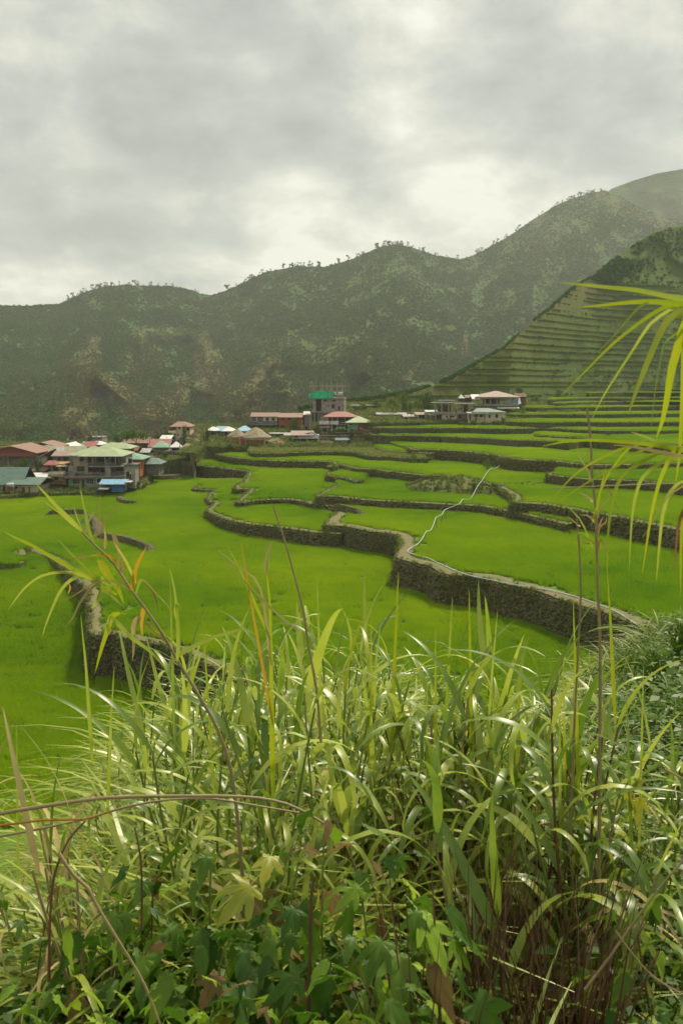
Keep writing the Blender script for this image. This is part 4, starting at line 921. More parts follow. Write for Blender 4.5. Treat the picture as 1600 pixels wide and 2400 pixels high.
b = hut('larger thatched hut with wide shaggy roof and orange bamboo walls', 560, 633, 1025, 1003.5, 562, 620, 1048, 241); b.box('wall', 'bamboo', 562, 619, 1023, 1052, .8, 5); b.door(564, 573, 1033, 1047, .8, 'roof_red'); b.boxes('post', 'plank', [(561, 562.6, 1024, 1048, .1, .3), (576, 577.2, 1024, 1048, .5, .7), (584, 585.2, 1024, 1048, .5, .7), (619, 621, 1024, 1048, .1, .3)]); b.boxes('lintel', 'woodframe', [(562, 619, 1029, 1030.5, .6, .79)])
# two-tone building
b = PB('village_house', 'grey house with orange roof, long concrete balcony and white-framed windows', 'house', 620, 1020, 286)
b.box('wall', 'concrete_dark', 590, 651, 976, 1026, 0, 8); b.roof('roof_rust', 'side', 587, 655, 976.5, 968, 8); b.boxes('balcony', 'concrete_dark', [(586, 651, 987, 994.5, -1.3, -.9)]); b.box('balcony_slab', 'concrete', 586, 651, 994.6, 996, -1.3, 0)
b.boxes('white_wall_panel', 'white_wall', [(617, 622, 977, 987, -.08, 0), (631, 636, 977, 987, -.08, 0), (646, 650, 977, 987, -.08, 0), (601, 603, 977, 987, -.08, 0)]); b.win(623, 630, 980, 986, 0, 'white_frame', 'dark', .7); b.win(637.5, 644, 980, 986, 0, 'white_frame', 'dark', .7)
for x in (607, 624, 640): b.win(x, x + 4, 997.5, 1002, 0, 'concrete', 'dark', .6)
b = PB('village_house', 'brick-orange house with yellow ground floor sharing the orange roof line', 'house', 680, 1022, 285)
b.box('wall', 'brick_wall', 653.5, 707, 977.5, 995.5, 0, 8); b.roof('roof_rust', 'side', 652, 709.5, 978, 969, 8, y0=-1); b.box('ground_floor_wall', 'yellow_wall', 655, 706, 995.6, 1026, .5, 8); b.win(658, 667, 999, 1006, .5, 'woodframe', 'dark', .8, 1); b.box('floor_band', 'brick_wall', 653, 708, 993, 995.5, -.4, 0)
for x in (660, 675, 692): b.win(x, x + 6, 979.5, 984, 0, 'woodframe', 'dark', .6)
b.box('white_gate', 'white_frame', 657, 670, 1011, 1018, .3, .45); b.boxes('yellow_post', 'yellow_wall', [(669.5, 672, 996, 1018, .1, .48), (654.5, 656.5, 996, 1018, .1, .48)])
# tower under construction
b = PB('construction_tower', 'tall unfinished concrete tower with green safety net and bamboo scaffolding on top', 'tower', 766, 1012, 275, yaw=-4)
b.boxes('wall', 'concrete', [(733, 740, 935, 965, 0, 8), (753, 806, 935, 965, 0, 8), (740, 753, 935, 965, 1.6, 8), (747, 800, 967, 1016, .6, 8)]); b.boxes('floor_slab', 'concrete', [(724, 807, 932.5, 935.2, -.6, 8.4), (727, 806, 965, 967.4, -.7, 8), (727, 747, 989, 991.5, -.5, 2)])
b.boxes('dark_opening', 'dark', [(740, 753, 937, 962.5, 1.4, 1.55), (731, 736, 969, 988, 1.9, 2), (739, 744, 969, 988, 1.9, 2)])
b.win(777, 783, 948, 957.5, 0, 'concrete', 'dark', .5); b.win(792.5, 797, 952, 961.5, 0, 'concrete', 'dark', .5); b.win(758, 766, 938.6, 941.5, 0, 'concrete', 'dark', .4); b.win(778, 786, 938.6, 941.5, 0, 'concrete', 'dark', .4)
for x, y0, y1, w_ in ((727, 935, 965, 1.2), (728, 967, 1016, 2.4), (735, 967, 989, 2.6), (744, 967, 989, 2.6), (788, 905, 933, 2), (773, 907, 933, 1.6), (752, 909, 933, 1.6), (734, 909, 933, 1.4), (802, 909, 933, 1.4)): b.box('column', 'concrete', x, x + w_, y0, y1, .1, .6)
V = []; Fq = []; nx = 40
for i in range(nx + 1):
    x = 724.5 + (781 - 724.5) * i / nx; d = -.75 + .12 * math.sin(i * 1.7)
    top = 922 if x < 739 else 917.5 + math.sin(i * .9) * .7
    V += [(b.X(x), d, b.Z(934 + math.sin(i * 1.1) * .6)), (b.X(x), d + .1 * math.sin(i * 2.9), b.Z((934 + top) / 2)), (b.X(x), d, b.Z(top))]
for i in range(nx): Fq += [(i * 3, i * 3 + 3, i * 3 + 4, i * 3 + 1), (i * 3 + 1, i * 3 + 4, i * 3 + 5, i * 3 + 2)]
ob('safety_net', newmesh('safety_net', V, Fq, M['net'], True), b.root)
r_ = random.Random(3)
for i in range(24):
    x = 720 + i * 4; h = r_.uniform(892, 903); dd = r_.choice([-.6, .2, 7.4]); o = b.box('bamboo_pole', 'plank', x, x + .75, h, 934 if 723 < x < 806 else 917, dd, dd + .1); 
b.boxes('ring_beam', 'plank', [(721, 812, 906, 907.2, -.6, -.45), (722, 811, 904.6, 905.6, 7.2, 7.35), (724, 806, 917, 917.7, -.5, -.4), (790, 810, 917, 918, -.5, -.4)])
b.tank(789.5, 801.5, 919.5, 927.5, 3, 'tank_white', horiz=True); b.boxes('tank_stand', 'metal', [(790, 801, 927.5, 933, 2.6, 3.4)]); b.boxes('tin_sheet', 'roof_white', [(781, 787, 919, 921, 0, 1), (784, 788, 921, 926, 0, .1)])
b = PB('village_house', 'house with red hip roof and open white-railed veranda in front of the tower', 'house', 790, 1016, 262)
b.roof('roof_red', 'hip', 757, 838, 977, 966, 9, 781, 812, y0=-.8); b.box('wall', 'brown_wall', 768, 826, 978, 990, 3, 8); b.boxes('post', 'white_frame', [(x, x + .9, 977, 1000, -.5, -.35) for x in (767, 778, 790, 808, 826)]); b.boxes('veranda_wall', 'white_wall', [(748, 771, 986.5, 994, -.6, -.45), (773.5, 793, 986.5, 994, -.6, -.45)]); b.box('veranda_floor', 'concrete', 747, 832, 994.2, 996, -.7, 8)
b.roof('roof_pink', 'shed', 748, 773, 1001, 995.5, 1.2, y0=-1.9, name='lower_awning'); b.boxes('lower_wall', 'brown_wall', [(756, 778, 996.2, 1020, .5, 7), (778, 830, 996.2, 1020, 2, 7)]); b.boxes('white_post', 'white_wall', [(776, 779, 996.5, 1016, .1, .4), (766, 768, 1001, 1016, .1, .4)])
b = PB('village_house', 'house with green hip roof and mint walls beside the palm', 'house', 840, 1010, 258)
b.roof('roof_green', 'hip', 809, 872, 990, 976.5, 8, 838, 842, y0=-.8); b.boxes('wall', 'mint', [(814, 839, 990.4, 1014, .2, 8)]); b.box('red_wall', 'brick_wall', 839, 866, 990.4, 1014, .8, 8); b.win(818, 826, 993, 997, .2, 'white_frame', 'dark', .6)
b = PB('village_house', 'white tin-sided house with striped roof and open dark ground floor', 'house', 715, 1042, 249)
b.box('wall', 'roof_white', 686, 746, 1020, 1027, 0, 6); b.tri('gable_wall', 'roof_white', 700, 747, 1020.2, 1011, -.02, 731); b.roof('roof_pink', 'side', 681, 735, 1019.5, 1010.5, 6, y0=-1.2); b.box('ground_floor', 'dark', 688, 744, 1027.2, 1044, 1, 6); b.box('floor_band', 'roof_white', 686, 747, 1026, 1028, -.15, 0)
b.win(691, 697, 1021, 1025, 0, 'woodframe', 'dark', .5); b.win(720, 725, 1015.5, 1020.5, -.03, 'woodframe', 'dark', .5); b.boxes('post', 'white_wall', [(685, 686.5, 1028, 1044, 0, .2), (718, 719.2, 1028, 1044, .2, .4), (745, 746.5, 1028, 1044, 0, .2), (703, 704, 1028, 1044, .3, .5)]); b.boxes('stored_goods', 'tank_blue', [(724, 727, 1035, 1042, .4, .8), (731, 736, 1037, 1042, .4, .8)]); b.boxes('work_bench', 'ochre', [(718, 722, 1031, 1040, .5, .8)])
b = PB('tool_shed', 'small grey tin shed in front of the concrete frame', 'shed', 804, 1046, 243)
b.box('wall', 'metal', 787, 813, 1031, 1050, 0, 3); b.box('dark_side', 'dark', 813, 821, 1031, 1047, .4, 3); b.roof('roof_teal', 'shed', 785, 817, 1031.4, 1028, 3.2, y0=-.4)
b = PB('concrete_frame', 'unfinished grid of concrete posts and beams standing left of the green paddies', 'building', 820, 1044, 252)
for x in (749, 763, 779, 795, 807, 818, 829, 840, 850, 861, 872, 887):
    b.box('column', 'block', x, x + 2.4, 1018 + (x % 3), 1048, .1, .7)
b.boxes('beam', 'block', [(747, 891, 1020, 1021.8, 0, .6), (747, 891, 1028, 1029.3, .2, .5), (750, 880, 1015.5, 1016.5, 4, 4.4)])
for x in (755, 771, 800, 812, 834, 845, 856, 879): b.box('rear_column', 'concrete_dark', x, x + 1.8, 1015, 1045, 4, 4.5)
b.box('low_wall', 'block', 750, 890, 1038, 1050, 5, 5.4)
pl_ = PB('lumber_stack', 'untidy stack of pale sawn lumber beside the small tin shed', 'lumber stack', 768, 1047, 243)
for i in range(26):
    y = 1046 - (i // 5) * 2.1; x = 752 + r_.uniform(-1, 2); pl_.box('plank', 'plank', x, x + r_.uniform(22, 31), y - 1.6, y, (i % 5) * .42, (i % 5) * .42 + .36)
b = PB('tarpaulin', 'orange tarpaulin thrown over a heap near the thatched hut', 'tarpaulin', 655, 1044, 246)
V, Fq = leafclump(1, 1, 1, 1)
def lump(name, m, x0, x1, y0, y1, D, parent_b, seed):
    n = 10; V = []
    for j in range(7):
        for i in range(n):
            a = 2 * math.pi * i / n; q = math.cos(j / 6 * math.pi / 2) ; w_ = 1 + .15 * math.sin(i * 3.1 + seed + j)
            V.append((parent_b.X((x0 + x1) / 2) + (parent_b.X(x1) - parent_b.X(x0)) / 2 * q * w_ * math.cos(a), D / 2 * q * w_ * math.sin(a), parent_b.Z(y1) + (parent_b.Z(y0) - parent_b.Z(y1)) * math.sin(j / 6 * math.pi / 2)))
    Fq = [(k * n + i, k * n + (i + 1) % n, (k + 1) * n + (i + 1) % n, (k + 1) * n + i) for k in range(6) for i in range(n)]
    return ob(name, newmesh(name, V, Fq, M[m], False), parent_b.root)
lump('tarp_sheet', 'tarp_orange', 648, 665, 1034, 1041, 3, b, 1); lump('second_sheet', 'tarp_orange', 638, 650, 1037, 1042, 2, b, 4)
b = PB('tarpaulin', 'green tarpaulin lying below the orange one', 'tarpaulin', 652, 1047, 244); lump('tarp_sheet', 'tarp_green', 642, 666, 1041, 1046, 2.5, b, 2)
# right complex
b = PB('unfinished_house', 'unfinished concrete house with open upper floor of columns, left of the cream cottage', 'building', 1050, 990, 266)
b.boxes('wall', 'cream', [(1035, 1070, 971, 991, 0, 6)]); b.boxes('grey_wall', 'concrete', [(1070, 1098, 970, 991, .3, 6)]); b.boxes('floor_slab', 'concrete', [(1011, 1092, 967.6, 970.6, -.6, 7), (1046, 1113, 945.5, 948.6, -.6, 7)])
for x, y0, y1 in ((1018, 948, 967.6), (1033, 946, 967.6), (1049, 948.6, 967.6), (1069, 948.6, 967.6), (1082, 948.6, 967.6), (1098, 948.6, 968), (1019, 970.6, 990), (1006, 972, 990), (996, 966, 990), (978, 972, 990)): b.box('column', 'concrete', x, x + 2.6, y0, y1, -.2, .35)
b.boxes('rear_wall', 'brown_wall', [(1030, 1060, 950, 967, 5, 5.3), (1086, 1100, 950, 967, 5, 5.3)]); b.boxes('thin_roof', 'roof_tin', [(1010, 1061, 943.5, 945.2, -.8, 3), (1029, 1068, 938.6, 940, 3.2, 6)])
b.win(1053, 1063, 974.5, 978.5, 0, 'concrete', 'dark', .5); b.win(1074.5, 1080, 973, 981, .3, 'woodframe', 'dark', .5); b.win(1045, 1048, 975, 979, 0, 'concrete', 'dark', .4); b.boxes('dark_opening', 'dark', [(1022, 1033, 972, 986, .6, .7)])
b.tank(1066.5, 1072, 960, 967.5, .2, 'tank_blue'); b.tank(1077, 1080, 964, 967.5, .2, 'tank_white', 'bucket')
b = PB('open_shed', 'skeleton shed of grey posts under rusty and white sheets left of the unfinished house', 'shed', 995, 990, 268)
b.boxes('post', 'wood', [(x, x + 1.2, 968, 992, d, d + .15) for x, d in ((962, 0), (972, 0), (985, .5), (990, 3), (966, 3))]); b.roof('roof_pink', 'shed', 972, 1002, 971.5, 967, 4); b.roof('roof_white', 'shed', 996, 1026, 965, 962, 3, name='white_sheet'); b.roof('roof_tin', 'shed', 944, 980, 976, 972, 4, name='low_sheet'); b.box('back_wall', 'brown_wall', 960, 1004, 974, 990, 3.6, 3.8)
b = PB('cottage', 'low cream cottage with dark blue-grey roof and square windows', 'house', 1140, 989, 262)
b.boxes('wall', 'cream', [(1098, 1136, 968, 992, .2, 6), (1136, 1182, 966, 992, -.4, 6)]); b.roof('roof_teal', 'hip', 1105, 1186, 966, 957.5, 7, 1120, 1150, y0=-1); b.roof('roof_tin', 'shed', 1093, 1142, 968.3, 965.5, 1.5, y0=-1.5, name='front_roof')
for x in ((1111, 1119, 972, 977), (1123, 1130.5, 972, 977)): b.win(*x, .2, 'woodframe', 'dark', .5)
for x in ((1143, 1148.5, 972, 979.5), (1158.5, 1165.5, 970.5, 979.5)): b.win(*x, -.4, 'white_frame', 'dark', .5)
b.door(1099.5, 1103, 972, 986, .2, 'woodframe')
b = PB('pavilion', 'raised open pavilion with broad pink hip roof on concrete columns', 'pavilion', 1163, 968, 282)
b.roof('roof_pink', 'hip', 1112, 1216, 930.5, 917, 12, 1165, 1171, y0=-1, th=.3); b.box('fascia', 'roof_rust', 1113, 1215, 930.6, 932, -.9, -.75)
for x, d in ((1121, 0), (1134.5, .0), (1147.5, 0), (1162, -.1), (1181, 0), (1199, 0), (1140, 7), (1155, 7), (1172, 7), (1190, 7)): b.box('column', 'concrete', x, x + 2.6, 931, 948, d, d + .35)
b.box('floor_slab', 'concrete', 1110, 1214, 947.5, 951, -.6, 12); b.box('wall', 'concrete', 1119, 1168, 951.2, 972, .4, 10); b.boxes('dark_wall', 'brown_wall', [(1140, 1180, 936, 947, 8, 8.2)]); b.box('blue_sheet', 'bluesheet', 1188, 1214, 932, 946, .4, .5); b.boxes('pillar', 'cream', [(1122, 1125, 951.2, 970, .1, .35)])
b.roof('roof_white', 'shed', 1163, 1213, 956, 950.6, 2, y0=-2.5, name='slanted_tin'); b.roof('roof_white', 'shed', 1104, 1123, 935, 925, 2, y0=-1, name='side_sheet'); b.roof('bluesheet', 'shed', 1212, 1219, 946.5, 931, 1.4, y0=-.4, name='blue_side_sheet')
house('brown wooden shack with sagging roof right of the pavilion', 1209, 1230, 948, 930, 922, 300, 6, 'side', 'brown_wall', 'woodframe', name='wooden_shack', cat='shack')
b = house('tiny hut with dark green pyramid roof above the unfinished house', 1075, 1087, 944, 933.5, 925, 292, 3, 'hip', 'brown_wall', 'roof_teal', rx=(1080, 1082), name='hut', cat='hut', over=2)
house('low brown shack between the tiny green hut and the pavilion', 1090, 1104, 944, 932, 926, 294, 5, 'side', 'brown_wall', 'wood', name='wooden_shack', cat='shack', over=1)
b = house('tin-roofed lean-to with blue tank below the papaya tree', 884, 950, 990, 971, 967.5, 276, 5, 'side', 'brown_wall', 'roof_tin', name='lean_to', cat='shed'); b.tank(875, 881, 969, 981, 0, 'tank_blue'); b.boxes('post', 'wood', [(882, 883, 981, 992, -.3, -.1), (920, 921, 971, 992, -.5, -.3)])
house('small weathered shelter with white sheet on the slope above the lean-to', 826, 878, 970, 951, 948.5, 300, 4, 'side', 'brown_wall', 'concrete_dark', name='lean_to', cat='shed', over=2)
house('grey tin house squeezed between the brick house and the tower', 714, 726, 1018, 972, 965, 280, 5, 'side', 'concrete', 'roof_white', [(716, 720, 1000, 1006)])
house('tiny brown hut with pyramid roof right of the cream three-storey house', 458, 468, 1040, 1026, 1017, 262, 5, 'hip', 'brown_wall', 'woodframe', name='hut', cat='hut')
house('low shed with a slanting roof behind the large thatched hut', 634, 668, 1034, 1016, 1014.5, 262, 4, 'side', 'concrete_dark', 'roof_tin', name='storage_shed', cat='shed')
for i, a in enumerate([('narrow grey house wedged right of the red porch roof', 176, 190, 1070, 1052, 1046, 228, 'gable', 'concrete', 'roof_tin'), ('small brown house under the umbrella tree', 296, 322, 1086, 1056, 1047, 226, 'side', 'brown_wall', 'woodframe'), ('low block house right of the umbrella tree trunk', 326, 350, 1088, 1060, 1052, 228, 'side', 'block', 'roof_tin'),
     ('small tin-roofed house left of the cream three-storey house', 384, 400, 1046, 1030, 1024, 256, 'gable', 'concrete', 'roof_tin'), ('grey house right of the small brown hut', 466, 480, 1044, 1026, 1019, 264, 'side', 'concrete_dark', 'roof_olive'), ('low brown house between the huts and the two-tone house', 588, 612, 1030, 1012, 1006, 270, 'hip', 'brown_wall', 'roof_rust'),
     ('small grey house below the brick-orange house', 668, 684, 1034, 1020, 1015, 260, 'side', 'block', 'roof_tin'), ('low shed behind the tool shed', 800, 828, 1030, 1012, 1008, 262, 'side', 'brown_wall', 'woodframe'), ('small house with faded red roof below the red hall', 98, 114, 1108, 1092, 1084, 208, 'gable', 'block', 'roof_red'), ('open lean-to of rusty sheets above the tin annex', 74, 104, 1116, 1104, 1099, 202, 'shed', 'concrete_dark', 'roof_rust')]):
    house(a[0], a[1], a[2], a[3], a[4], a[5], a[6], 5, a[7], a[8], a[9], [((a[1] + a[2]) / 2 - 2, (a[1] + a[2]) / 2 + 2, a[4] + 3, a[4] + 8)])
# utility poles
def pole(label, x, y0, y1, Y):
    b = PB('utility_pole', label, 'pole', x, y1, Y); b.boxes('shaft', 'concrete', [(x - .55, x + .55, y0, y1 + 3, 0, .14)]); b.boxes('cross_arm', 'wood', [(x - 3, x + 3, y0 + 2.5, y0 + 3.2, -.06, 0)])
pole('grey utility pole standing in front of the dark tree left of the huts', 481, 994, 1050, 246)
pole('utility pole rising behind the red hall', 78, 1033, 1060, 240)
pole('thin utility pole between the canopy house and the grey pole', 456, 1004, 1060, 244); pole('utility pole right of the umbrella tree', 352, 1014, 1066, 240); pole('utility pole standing left of the cottage group', 955, 940, 990, 270)
# low stone garden walls by the fields
# ------------------------------------------------------------------ trees and bushes
M['bark'] = mat('bark', (.10, .08, .055), (.17, .14, .10), scale=3, rough=.95, coord='obj')
M['leaf_a'] = mat('leaf_a', (.05, .11, .012), (.11, .17, .02), scale=.9, rough=.7, spec=.1, translucent=.3, rnd=.15)
M['leaf_b'] = mat('leaf_b', (.10, .17, .025), (.18, .24, .03), scale=.9, rough=.7, spec=.1, translucent=.35, rnd=.15)
M['leaf_c'] = mat('leaf_c', (.09, .055, .035), (.14, .09, .04), scale=1.2, rough=.7, translucent=.2, rnd=.1)
def crown(seed, kind, nclump=16, nl=70, lm='leaf_a'):
    r = np.random.default_rng(seed); Vs = []; Fs = []; k = 0
    for i in range(nclump):
        if kind == 'umbrella': a = r.uniform(0, 6.28); q = r.uniform() ** .5; c = np.array([q * math.cos(a), q * math.sin(a) * .8, .84 + r.uniform(-.07, .1) - .15 * q * q]); rad = .26
        elif kind == 'column': c = np.array([r.normal(0, .18), r.normal(0, .18), r.uniform(.25, .95)]); rad = .26
        else:
            d = r.normal(size=3); d /= np.linalg.norm(d); c = d * .58 * r.uniform(.4, 1) * np.array([1, 1, .75]) + np.array([0, 0, .58 if kind == 'tree' else .38]); rad = .34
        V, Fq = leafclump(nl, rad * r.uniform(.7, 1.2), .075, int(r.integers(1e6)), .75)
        Vs.append(V + c); Fs.append(Fq + k); k += len(V)
    V = np.concatenate(Vs); V[:, 2] = np.maximum(V[:, 2], .01); return newmesh('crown', V, np.concatenate(Fs), M[lm])
CR = {(k, m_): [crown(100 + i, k, 16 if k != 'bush' else 12, 60, m_) for i in range(2)] for k in ('tree', 'bush', 'umbrella', 'column') for m_ in (('leaf_a', 'leaf_b') if k != 'bush' else ('leaf_a', 'leaf_b', 'leaf_c'))}
def trunk_mesh(seed, lean=.1):
    r = random.Random(seed); V, Fq = tube([(0, 0, -.05), (lean * .3, 0, .2), (lean, .02, .45), (lean * 1.3, 0, .7)], [.035, .028, .022, .012], 7); Vs = [V]; Fs = [Fq]; k = len(V)
    for i in range(5):
        a = r.uniform(0, 6.28); z = r.uniform(.3, .5); V, Fq = tube([(lean * .8, 0, z), (lean + .2 * math.cos(a), .2 * math.sin(a), z + .18), (lean + .38 * math.cos(a), .38 * math.sin(a), z + .32)], [.014, .010, .004], 5); Vs.append(V); Fs.append(Fq + k); k += len(V)
    return newmesh('trunk', np.concatenate(Vs), np.concatenate(Fs), M['bark'])
TR = [trunk_mesh(i, l_) for i, l_ in enumerate((.05, -.06, .1))]
def tree(label, x, yb, yt, Y, wpx, kind='tree', lm='leaf_a', group=None, name=None):
    p = At(x, yb, Y); h = (yb - yt) * Y / F; w_ = wpx * Y / F
    if kind == 'bush': nm = 'bush'
    else: nm = 'tree'
    r = random.Random(hash((x, yb)) % 9999)
    root = empty(name or nm, tuple(p), (0, 0, 0), label=label, cat=nm, group=group)
    sx = w_ / (1.9 if kind != 'column' else 1.0); 
    ob('crown', r.choice(CR[(kind, lm)]), root, rot=(0, 0, r.uniform(0, 6.28)), scale=(sx, sx, h / 1.05))
    if kind != 'bush': ob('trunk', r.choice(TR), root, scale=(max(sx, h * .5),) * 2 + (h,))
    return root
tree('wide flat umbrella-shaped tree above the village roofs', 318, 1062, 1006, 238, 56, 'umbrella')
tree('dark rounded tree in front of the grey utility pole', 486, 1050, 1010, 248, 36)
tree('dark bushy tree against the brick-orange house', 690, 1022, 984, 276, 36); tree('bushy tree at the foot of the construction tower', 744, 1020, 992, 262, 30, lm='leaf_b')
tree('dark tree beside the red hall, left one of the pair', 55, 1112, 1070, 203, 34); tree('dark tree by the red hall, right one of the pair', 90, 1110, 1071, 201, 22); tree('low bush at the far left below the red hall', 4, 1110, 1080, 203, 20, 'bush', 'leaf_a')
tree('slender palm-like tree in front of the cream three-storey house', 433, 1048, 1000, 255, 10, 'column'); tree('small bush right of the cream three-storey house', 446, 1050, 1026, 254, 12, 'bush')
tree('bright feathery tree left of the papaya, on the slope', 946, 990, 926, 290, 52, 'tree', 'leaf_b'); tree('broad green tree right of the papaya', 1000, 985, 926, 296, 62, 'tree', 'leaf_a'); tree('tall papaya tree with thin bare trunk and flat top', 919, 985, 930, 280, 34, 'umbrella', 'leaf_b')
tree('rounded dark tree right of the green hip roof', 880, 985, 940, 300, 50, 'tree', 'leaf_a'); tree('green tree behind the unfinished concrete house', 1040, 975, 932, 300, 50, 'tree'); tree('dark tree below the small shelter', 850, 985, 950, 292, 40, 'tree'); tree('dark tree behind the tower', 815, 1000, 955, 300, 30)
tree('round clipped bush beside the cream cottage', 1177, 990, 973, 258, 13, 'bush'); tree('dark shrub in the yard left of the cream cottage window', 1114, 991, 978, 259, 5, 'column'); tree('light green bush on the step right of the pavilion', 1222, 968, 953, 272, 26, 'bush', 'leaf_b'); tree('dark bush under the hillside right of the shack', 1250, 945, 925, 330, 36, 'bush'); tree('dark bush at the foot of the hill above the rice steps', 1310, 938, 912, 360, 50, 'bush')
tree('small dark bush on the middle paddy above the short stone edge', 848, 1130, 1112, 195, 17, 'bush'); tree('weedy bush beside the stair tower', 326, 1146, 1120, 186, 20, 'bush'); tree('reddish brown hedge under the green hip roof', 850, 1020, 998, 250, 60, 'bush', 'leaf_c'); tree('reddish brown bush right of the red wall', 880, 1022, 998, 249, 34, 'bush', 'leaf_c')
tree('bush left of the blue-roofed shed', 205, 1154, 1144, 184, 24, 'bush', 'leaf_b'); tree('green bush below the canopy house', 462, 1078, 1060, 226, 26, 'bush', 'leaf_b'); tree('dark bush above the wall left of the first hut', 500, 1050, 1028, 247, 30, 'bush'); tree('bush on the stones under the first thatched hut', 540, 1052, 1038, 238, 26, 'bush')
for i, (x, yb, yt, Y, wp, t_) in enumerate([(110, 1100, 1074, 212, 22, 'left of the olive-roofed house'), (255, 1062, 1044, 240, 24, 'behind the long green roof'), (345, 1110, 1090, 214, 22, 'left of the grey teal-roofed shack'), (388, 1082, 1058, 232, 26, 'beside the grey canopy house'), (470, 1058, 1036, 240, 30, 'below the grey utility pole'), (516, 1050, 1032, 252, 26, 'between the white-roofed houses'), (575, 1034, 1016, 262, 24, 'behind the larger thatched hut'), (628, 1036, 1012, 262, 30, 'below the grey balcony house'), (605, 1030, 1012, 274, 26, 'left of the low brown house'), (735, 1040, 1020, 252, 22, 'right of the white tin-sided house'), (775, 1024, 1000, 256, 26, 'left of the small palm'), (825, 1030, 1008, 252, 30, 'under the mint wall'), (905, 1000, 975, 268, 34, 'at the foot of the papaya tree'), (960, 975, 948, 285, 40, 'behind the open shed'), (1225, 950, 935, 310, 34, 'behind the brown shack'), (25, 1110, 1088, 204, 26, 'below the red fascia')]):
    tree('small green garden tree ' + t_, x, yb, yt, Y, wp, 'tree' if i % 2 else 'bush', 'leaf_a' if i % 3 else 'leaf_b', name='garden_tree')
for i, (x, yb, yt, Y, wp, t_) in enumerate([(150, 1064, 1036, 246, 26, 'behind the pink roof'), (212, 1046, 1020, 256, 24, 'left of the unfinished roof floor'), (275, 1052, 1022, 252, 30, 'left of the umbrella tree'), (368, 1046, 1018, 262, 26, 'above the dark red roof'), (396, 1040, 1012, 268, 22, 'left of the cream three-storey house'), (455, 1036, 1008, 270, 26, 'right of the cream three-storey house'), (510, 1030, 1000, 278, 28, 'behind the blue roof'), (580, 1018, 988, 292, 34, 'left of the grey balcony house'), (645, 1004, 975, 300, 26, 'behind the shared orange roof'), (712, 1000, 970, 292, 22, 'left of the tower'), (835, 985, 955, 288, 34, 'behind the green hip roof'), (980, 968, 938, 300, 40, 'behind the open shed posts'), (1095, 940, 914, 318, 34, 'behind the tiny green hut'), (1215, 935, 908, 330, 34, 'behind the pavilion corner')]):
    tree('dark tall tree ' + t_, x, yb, yt, Y, wp, 'tree', 'leaf_a')
xs = [(640, 'leaf_b', 'under the orange tarpaulin'), (668, 'leaf_a', 'right of the tarpaulins'), (692, 'leaf_a', 'below the tin-sided house'), (716, 'leaf_b', 'in front of the open ground floor'), (742, 'leaf_a', 'left of the lumber stack'), (775, 'leaf_b', 'under the lumber stack'), (806, 'leaf_a', 'under the small tin shed'), (840, 'leaf_b', 'below the middle of the concrete frame'), (866, 'leaf_a', 'at the right end of the concrete frame')]
for i, (x, l_, t_) in enumerate(xs): tree('overgrown hedge bush ' + t_, x, 1052, 1036 + (i % 3) * 3, 240, 36, 'bush', l_)
for i, (x, t_) in enumerate([(905, 'left end'), (940, 'second from the left'), (1085, 'below the grey wall'), (1108, 'below the cottage door'), (1135, 'under the cottage windows'), (1165, 'right end')]): tree('dark hedge bush along the bank of the cream cottage, ' + t_, x, 1000, 983 + i % 3, 258, 34, 'bush', 'leaf_a')
# banks of brush: mossy mound where the middle walls meet, and the end of the brushy wall
tree('brushy bush where the pipe drops over the mound', 1110, 1152, 1130, 160, 40, 'bush', 'leaf_a')
tree('shaggy bush covering the left end of the high brushy wall', 968, 1084, 1058, 196, 30, 'bush', 'leaf_b'); tree('pale bush on the high brushy wall left of the pipe end', 1140, 1100, 1070, 188, 26, 'bush', 'leaf_b')
tree('grassy tuft bush at the corner of the long middle wall', 782, 1102, 1084, 190, 22, 'bush', 'leaf_b')
# palm
pm = empty('palm_tree', tuple(At(795, 1022, 252)), label='small palm with drooping fronds in front of the red-roofed house', cat='palm tree')
V, Fq = tube([(0, 0, -.3), (.1, 0, 1), (.05, 0, 2)], [.16, .13, .1], 7); ob('trunk', newmesh('trunk', V, Fq, M['bark']), pm)
for i in range(15):
    a = i * 2.4; V = []; Fq = []
    for j in range(9):
        t = j / 8; x = 2.1 * t; z = 1.9 + 1.5 * t - 2.3 * t * t; w_ = .34 * math.sin(math.pi * min(t + .12, 1)) + .02
        V += [(x, -w_, z - w_ * .6), (x, 0, z), (x, w_, z - w_ * .6)]
    for j in range(8): Fq += [(j * 3, j * 3 + 1, j * 3 + 4, j * 3 + 3), (j * 3 + 1, j * 3 + 2, j * 3 + 5, j * 3 + 4)]
    ob('frond', newmesh('frond', V, Fq, M['leaf_a']), pm, rot=(0, 0, a), scale=.8 + .3 * (i % 3) / 2)
# trees standing on the ridge
def ridge_mesh(seed):
    r = random.Random(seed); h = 1; V, Fq = tube([(0, 0, -.3), (.02, 0, .5), (r.uniform(-.05, .05), 0, .95)], [.035, .03, .015], 4); Vs = [V]; Fs = [Fq]; k = len(V)
    for i in range(r.randint(5, 9)):
        V, Fq = leafclump(16, r.uniform(.13, .24), .10, seed * 50 + i, .6); c = np.array([r.uniform(-.34, .34), r.uniform(-.1, .1), r.uniform(.22, .9)]); Vs.append(V + c); Fs.append(Fq + k); k += len(V)
    return newmesh('ridge_tree', np.concatenate(Vs), np.concatenate(Fs), M['tree_far'])
RM = [ridge_mesh(i) for i in range(6)]
r_ = random.Random(11); runs = [(160, 330, 22), (350, 480, 7), (520, 640, 12), (650, 760, 14), (780, 870, 8), (880, 1000, 22), (1010, 1080, 5), (1100, 1300, 14), (1300, 1440, 20)]
